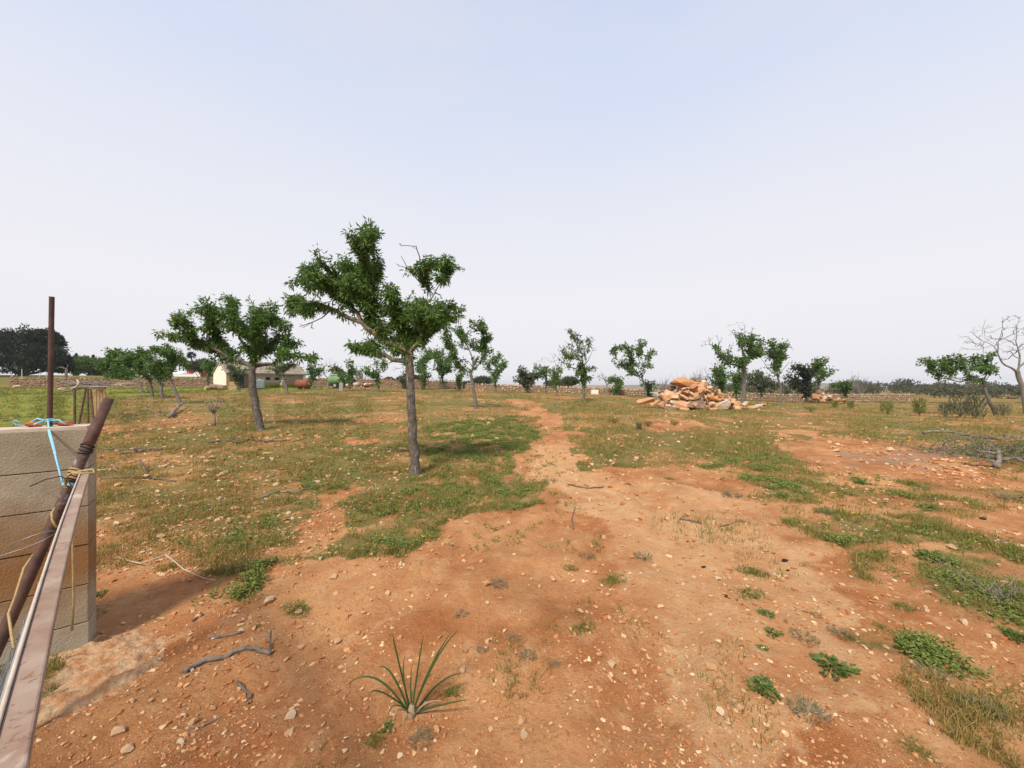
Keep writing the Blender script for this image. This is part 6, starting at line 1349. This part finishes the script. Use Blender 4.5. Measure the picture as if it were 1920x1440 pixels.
# herbs standing in the right-hand field
for i, (px, py, w, h, m_, lab) in enumerate([(1663, 776, 26, 22, 'weed', 'dark green upright herb with a slanting dry stem'), (1724, 779, 24, 30, 'weed', 'tall feathery herb with a brownish dry top'), (1565, 766, 16, 14, 'weed', 'low dark herb tuft before the small rubble heap'), (1595, 767, 14, 14, 'weed', 'pointed dark herb tuft beside the small heap'),
        (1800, 784, 40, 34, 'weed3', 'broad grey-green herb thicket under the flat-topped tree'), (1775, 783, 30, 26, 'weed3', 'grey-green herb beside the broad thicket'), (1830, 785, 34, 40, 'weed3', 'tall grey-green herb beside the leaning trunk'), (1520, 772, 30, 10, 'weed2', 'fresh green spreading herb patch before the small heap'), (1880, 780, 30, 22, 'weed3', 'dull herb behind the leaning trunk'),
        (1394, 768, 18, 10, 'weed', 'dark green tuft at the foot of the thick trunk'), (1198, 806, 14, 13, 'weed3', 'blue-grey leafy herb standing in the middle grass'), (1265, 798, 26, 9, 'grass', 'dark grass tuft in the middle grass'), (1150, 795, 26, 9, 'grass', 'long-bladed grass tuft in the middle grass'), (1215, 800, 26, 9, 'grass', 'wide long-bladed grass tuft beside the blue-grey herb'), (1345, 752, 0, 0, 'weed', '')]):
    if not w: continue
    b = hit(px, py); k = b[1] / F; mb = MB(); n = 190; a = rng.uniform(0, 6.283, n); r = np.sqrt(rng.random(n)) * w * k * .32; z = rng.random(n) ** .8 * h * k
    leaves(mb, b + np.stack([np.cos(a) * r, np.sin(a) * r, z * (1 - .3 * r / (w * k))], -1), np.stack([np.cos(a) * .4, np.sin(a) * .4, np.full(n, .9)], -1) + rng.normal(size=(n, 3)) * .25, h * k * .28, h * k * .035 + .006)
    for j in range(18):
        a_ = rng.uniform(0, 6.283); r_ = rng.random() * w * k * .45; mb.tube([b - [0, 0, .03], b + [math.cos(a_) * r_, math.sin(a_) * r_, h * k * rng.uniform(.6, 1.05)]], [.008, .003], 4)
    single('field_herb', mb, M[m_], b, lab, 'herb', 'herbs in the field')
# dark droppings on the track
for i, (px, py, w, lab) in enumerate([(1472, 1048, 18, 'larger dark dropping near the white square stone'), (1477, 1065, 11, 'smaller dark dropping near the white square stone'), (1361, 1126, 13, 'dark dropping left of a green weed patch'), (1381, 1128, 8, 'tiny dark dropping beside another one'), (1319, 1068, 14, 'crumbled dark dropping on the pale track'), (1843, 977, 16, 'dark clod on brown earth beside the right bank'), (1289, 1014, 8, 'small dark clod on the far track')]):
    b = hit(px, py); s = w * b[1] / F / 2 * .7; V, T = rough_rock(610 + i, (s, s * .7, s * .5), .25); single('dropping', MB().add(V + b + [0, 0, s * .3], T), M['dung'], b, lab, 'dropping', 'dark droppings on the track', smooth=True)

# ------------------------------------------------------------------ strap-leaved plant in the foreground
def squill():
    b = hit(772, 1342); e = thing('strap_leaved_plant', b, 'strap-leaved sea squill plant with arching dark green leaves on bare soil', 'plant'); Y = b[1]
    L = [((705, 1272), (645, 1290), -.02, .0175, 0), ((735, 1264), (709, 1252), .05, .016, 0), ((747, 1238), (736, 1187), .06, .014, 0), ((757, 1270), (760, 1229), .12, .012, 0), ((770, 1290), (774, 1240), .06, .010, 0), ((785, 1245), (794, 1190), .07, .013, 0),
         ((818, 1236), (861, 1180), .05, .017, 0), ((808, 1250), (845, 1187), .10, .016, 0), ((822, 1282), (868, 1262), .08, .017, 0), ((825, 1322), (882, 1311), -.04, .016, 0), ((715, 1297), (692, 1307), -.08, .013, 0), ((800, 1318), (832, 1315), .02, .014, 1), ((748, 1330), (738, 1352), -.10, .012, 1), ((760, 1335), (755, 1367), -.12, .010, 1), ((742, 1322), (728, 1345), -.02, .010, 0), ((790, 1290), (812, 1262), -.03, .013, 0)]
    for (mid, tip, dd, w, dryl) in L:
        p0 = b + [rng.normal() * .008, rng.normal() * .008, .0]; p2 = at(*tip, Y + dd); p1 = at(*mid, Y + dd * .6); n = 14; t = np.linspace(0, 1, n)[:, None]
        c = (p1 - .25 * p0 - .25 * p2) / .5; P = (1 - t) ** 2 * p0 + 2 * t * (1 - t) * c + t ** 2 * p2; gz = ground(P[:, 0], P[:, 1]) + .004; P[:, 2] = np.maximum(P[:, 2], gz)
        T = unit(np.gradient(P, axis=0)); S = unit(np.cross(T, [0.15, -.2, 1.0])); N = np.cross(S, T); wd = (w * .42 * np.clip(1.25 * (1 - t) ** .75 * (.55 + .9 * t), .0008, 1) * .95)
        V = np.stack([P - S * wd, P - N * wd * .45, P + S * wd], 1).reshape(-1, 3); V = np.vstack([V, V - np.tile(np.repeat(N, 3, 0) * .0015, 1)]); q = []; m = 3 * n
        for i in range(n - 1):
            for j in range(2): a = 3 * i + j; q += [[a, a + 1, a + 4, a + 3], [m + a + 3, m + a + 4, m + a + 1, m + a]]
        part('leaf', MB().add(V, None, q), M['strap_dry' if dryl else 'strap'], e, True)
    part('bulb_neck', MB().tube([b - [0, 0, .02], b + [0, 0, .02], b + [0, 0, .05]], [.022, .02, .012], 10), M['strap_dry'], e, True)
squill()

# ------------------------------------------------------------------ haze: thin even air round the whole scene
hm = bpy.data.materials.new('haze_air'); hm.use_nodes = True; nt = hm.node_tree; nt.nodes.clear()
out = node(nt, 'ShaderNodeOutputMaterial'); v = node(nt, 'ShaderNodeVolumePrincipled'); v.inputs['Color'].default_value = (.86, .88, .93, 1); v.inputs['Density'].default_value = .00022; v.inputs['Anisotropy'].default_value = .0
nt.links.new(v.outputs[0], out.inputs['Volume'])
link('haze', MB().box([0, 2550, 5], [12000, 5600, 44]).mesh('haze'), hm, label='thin pale spring haze filling the air over the fields', cat='haze', kind='stuff')
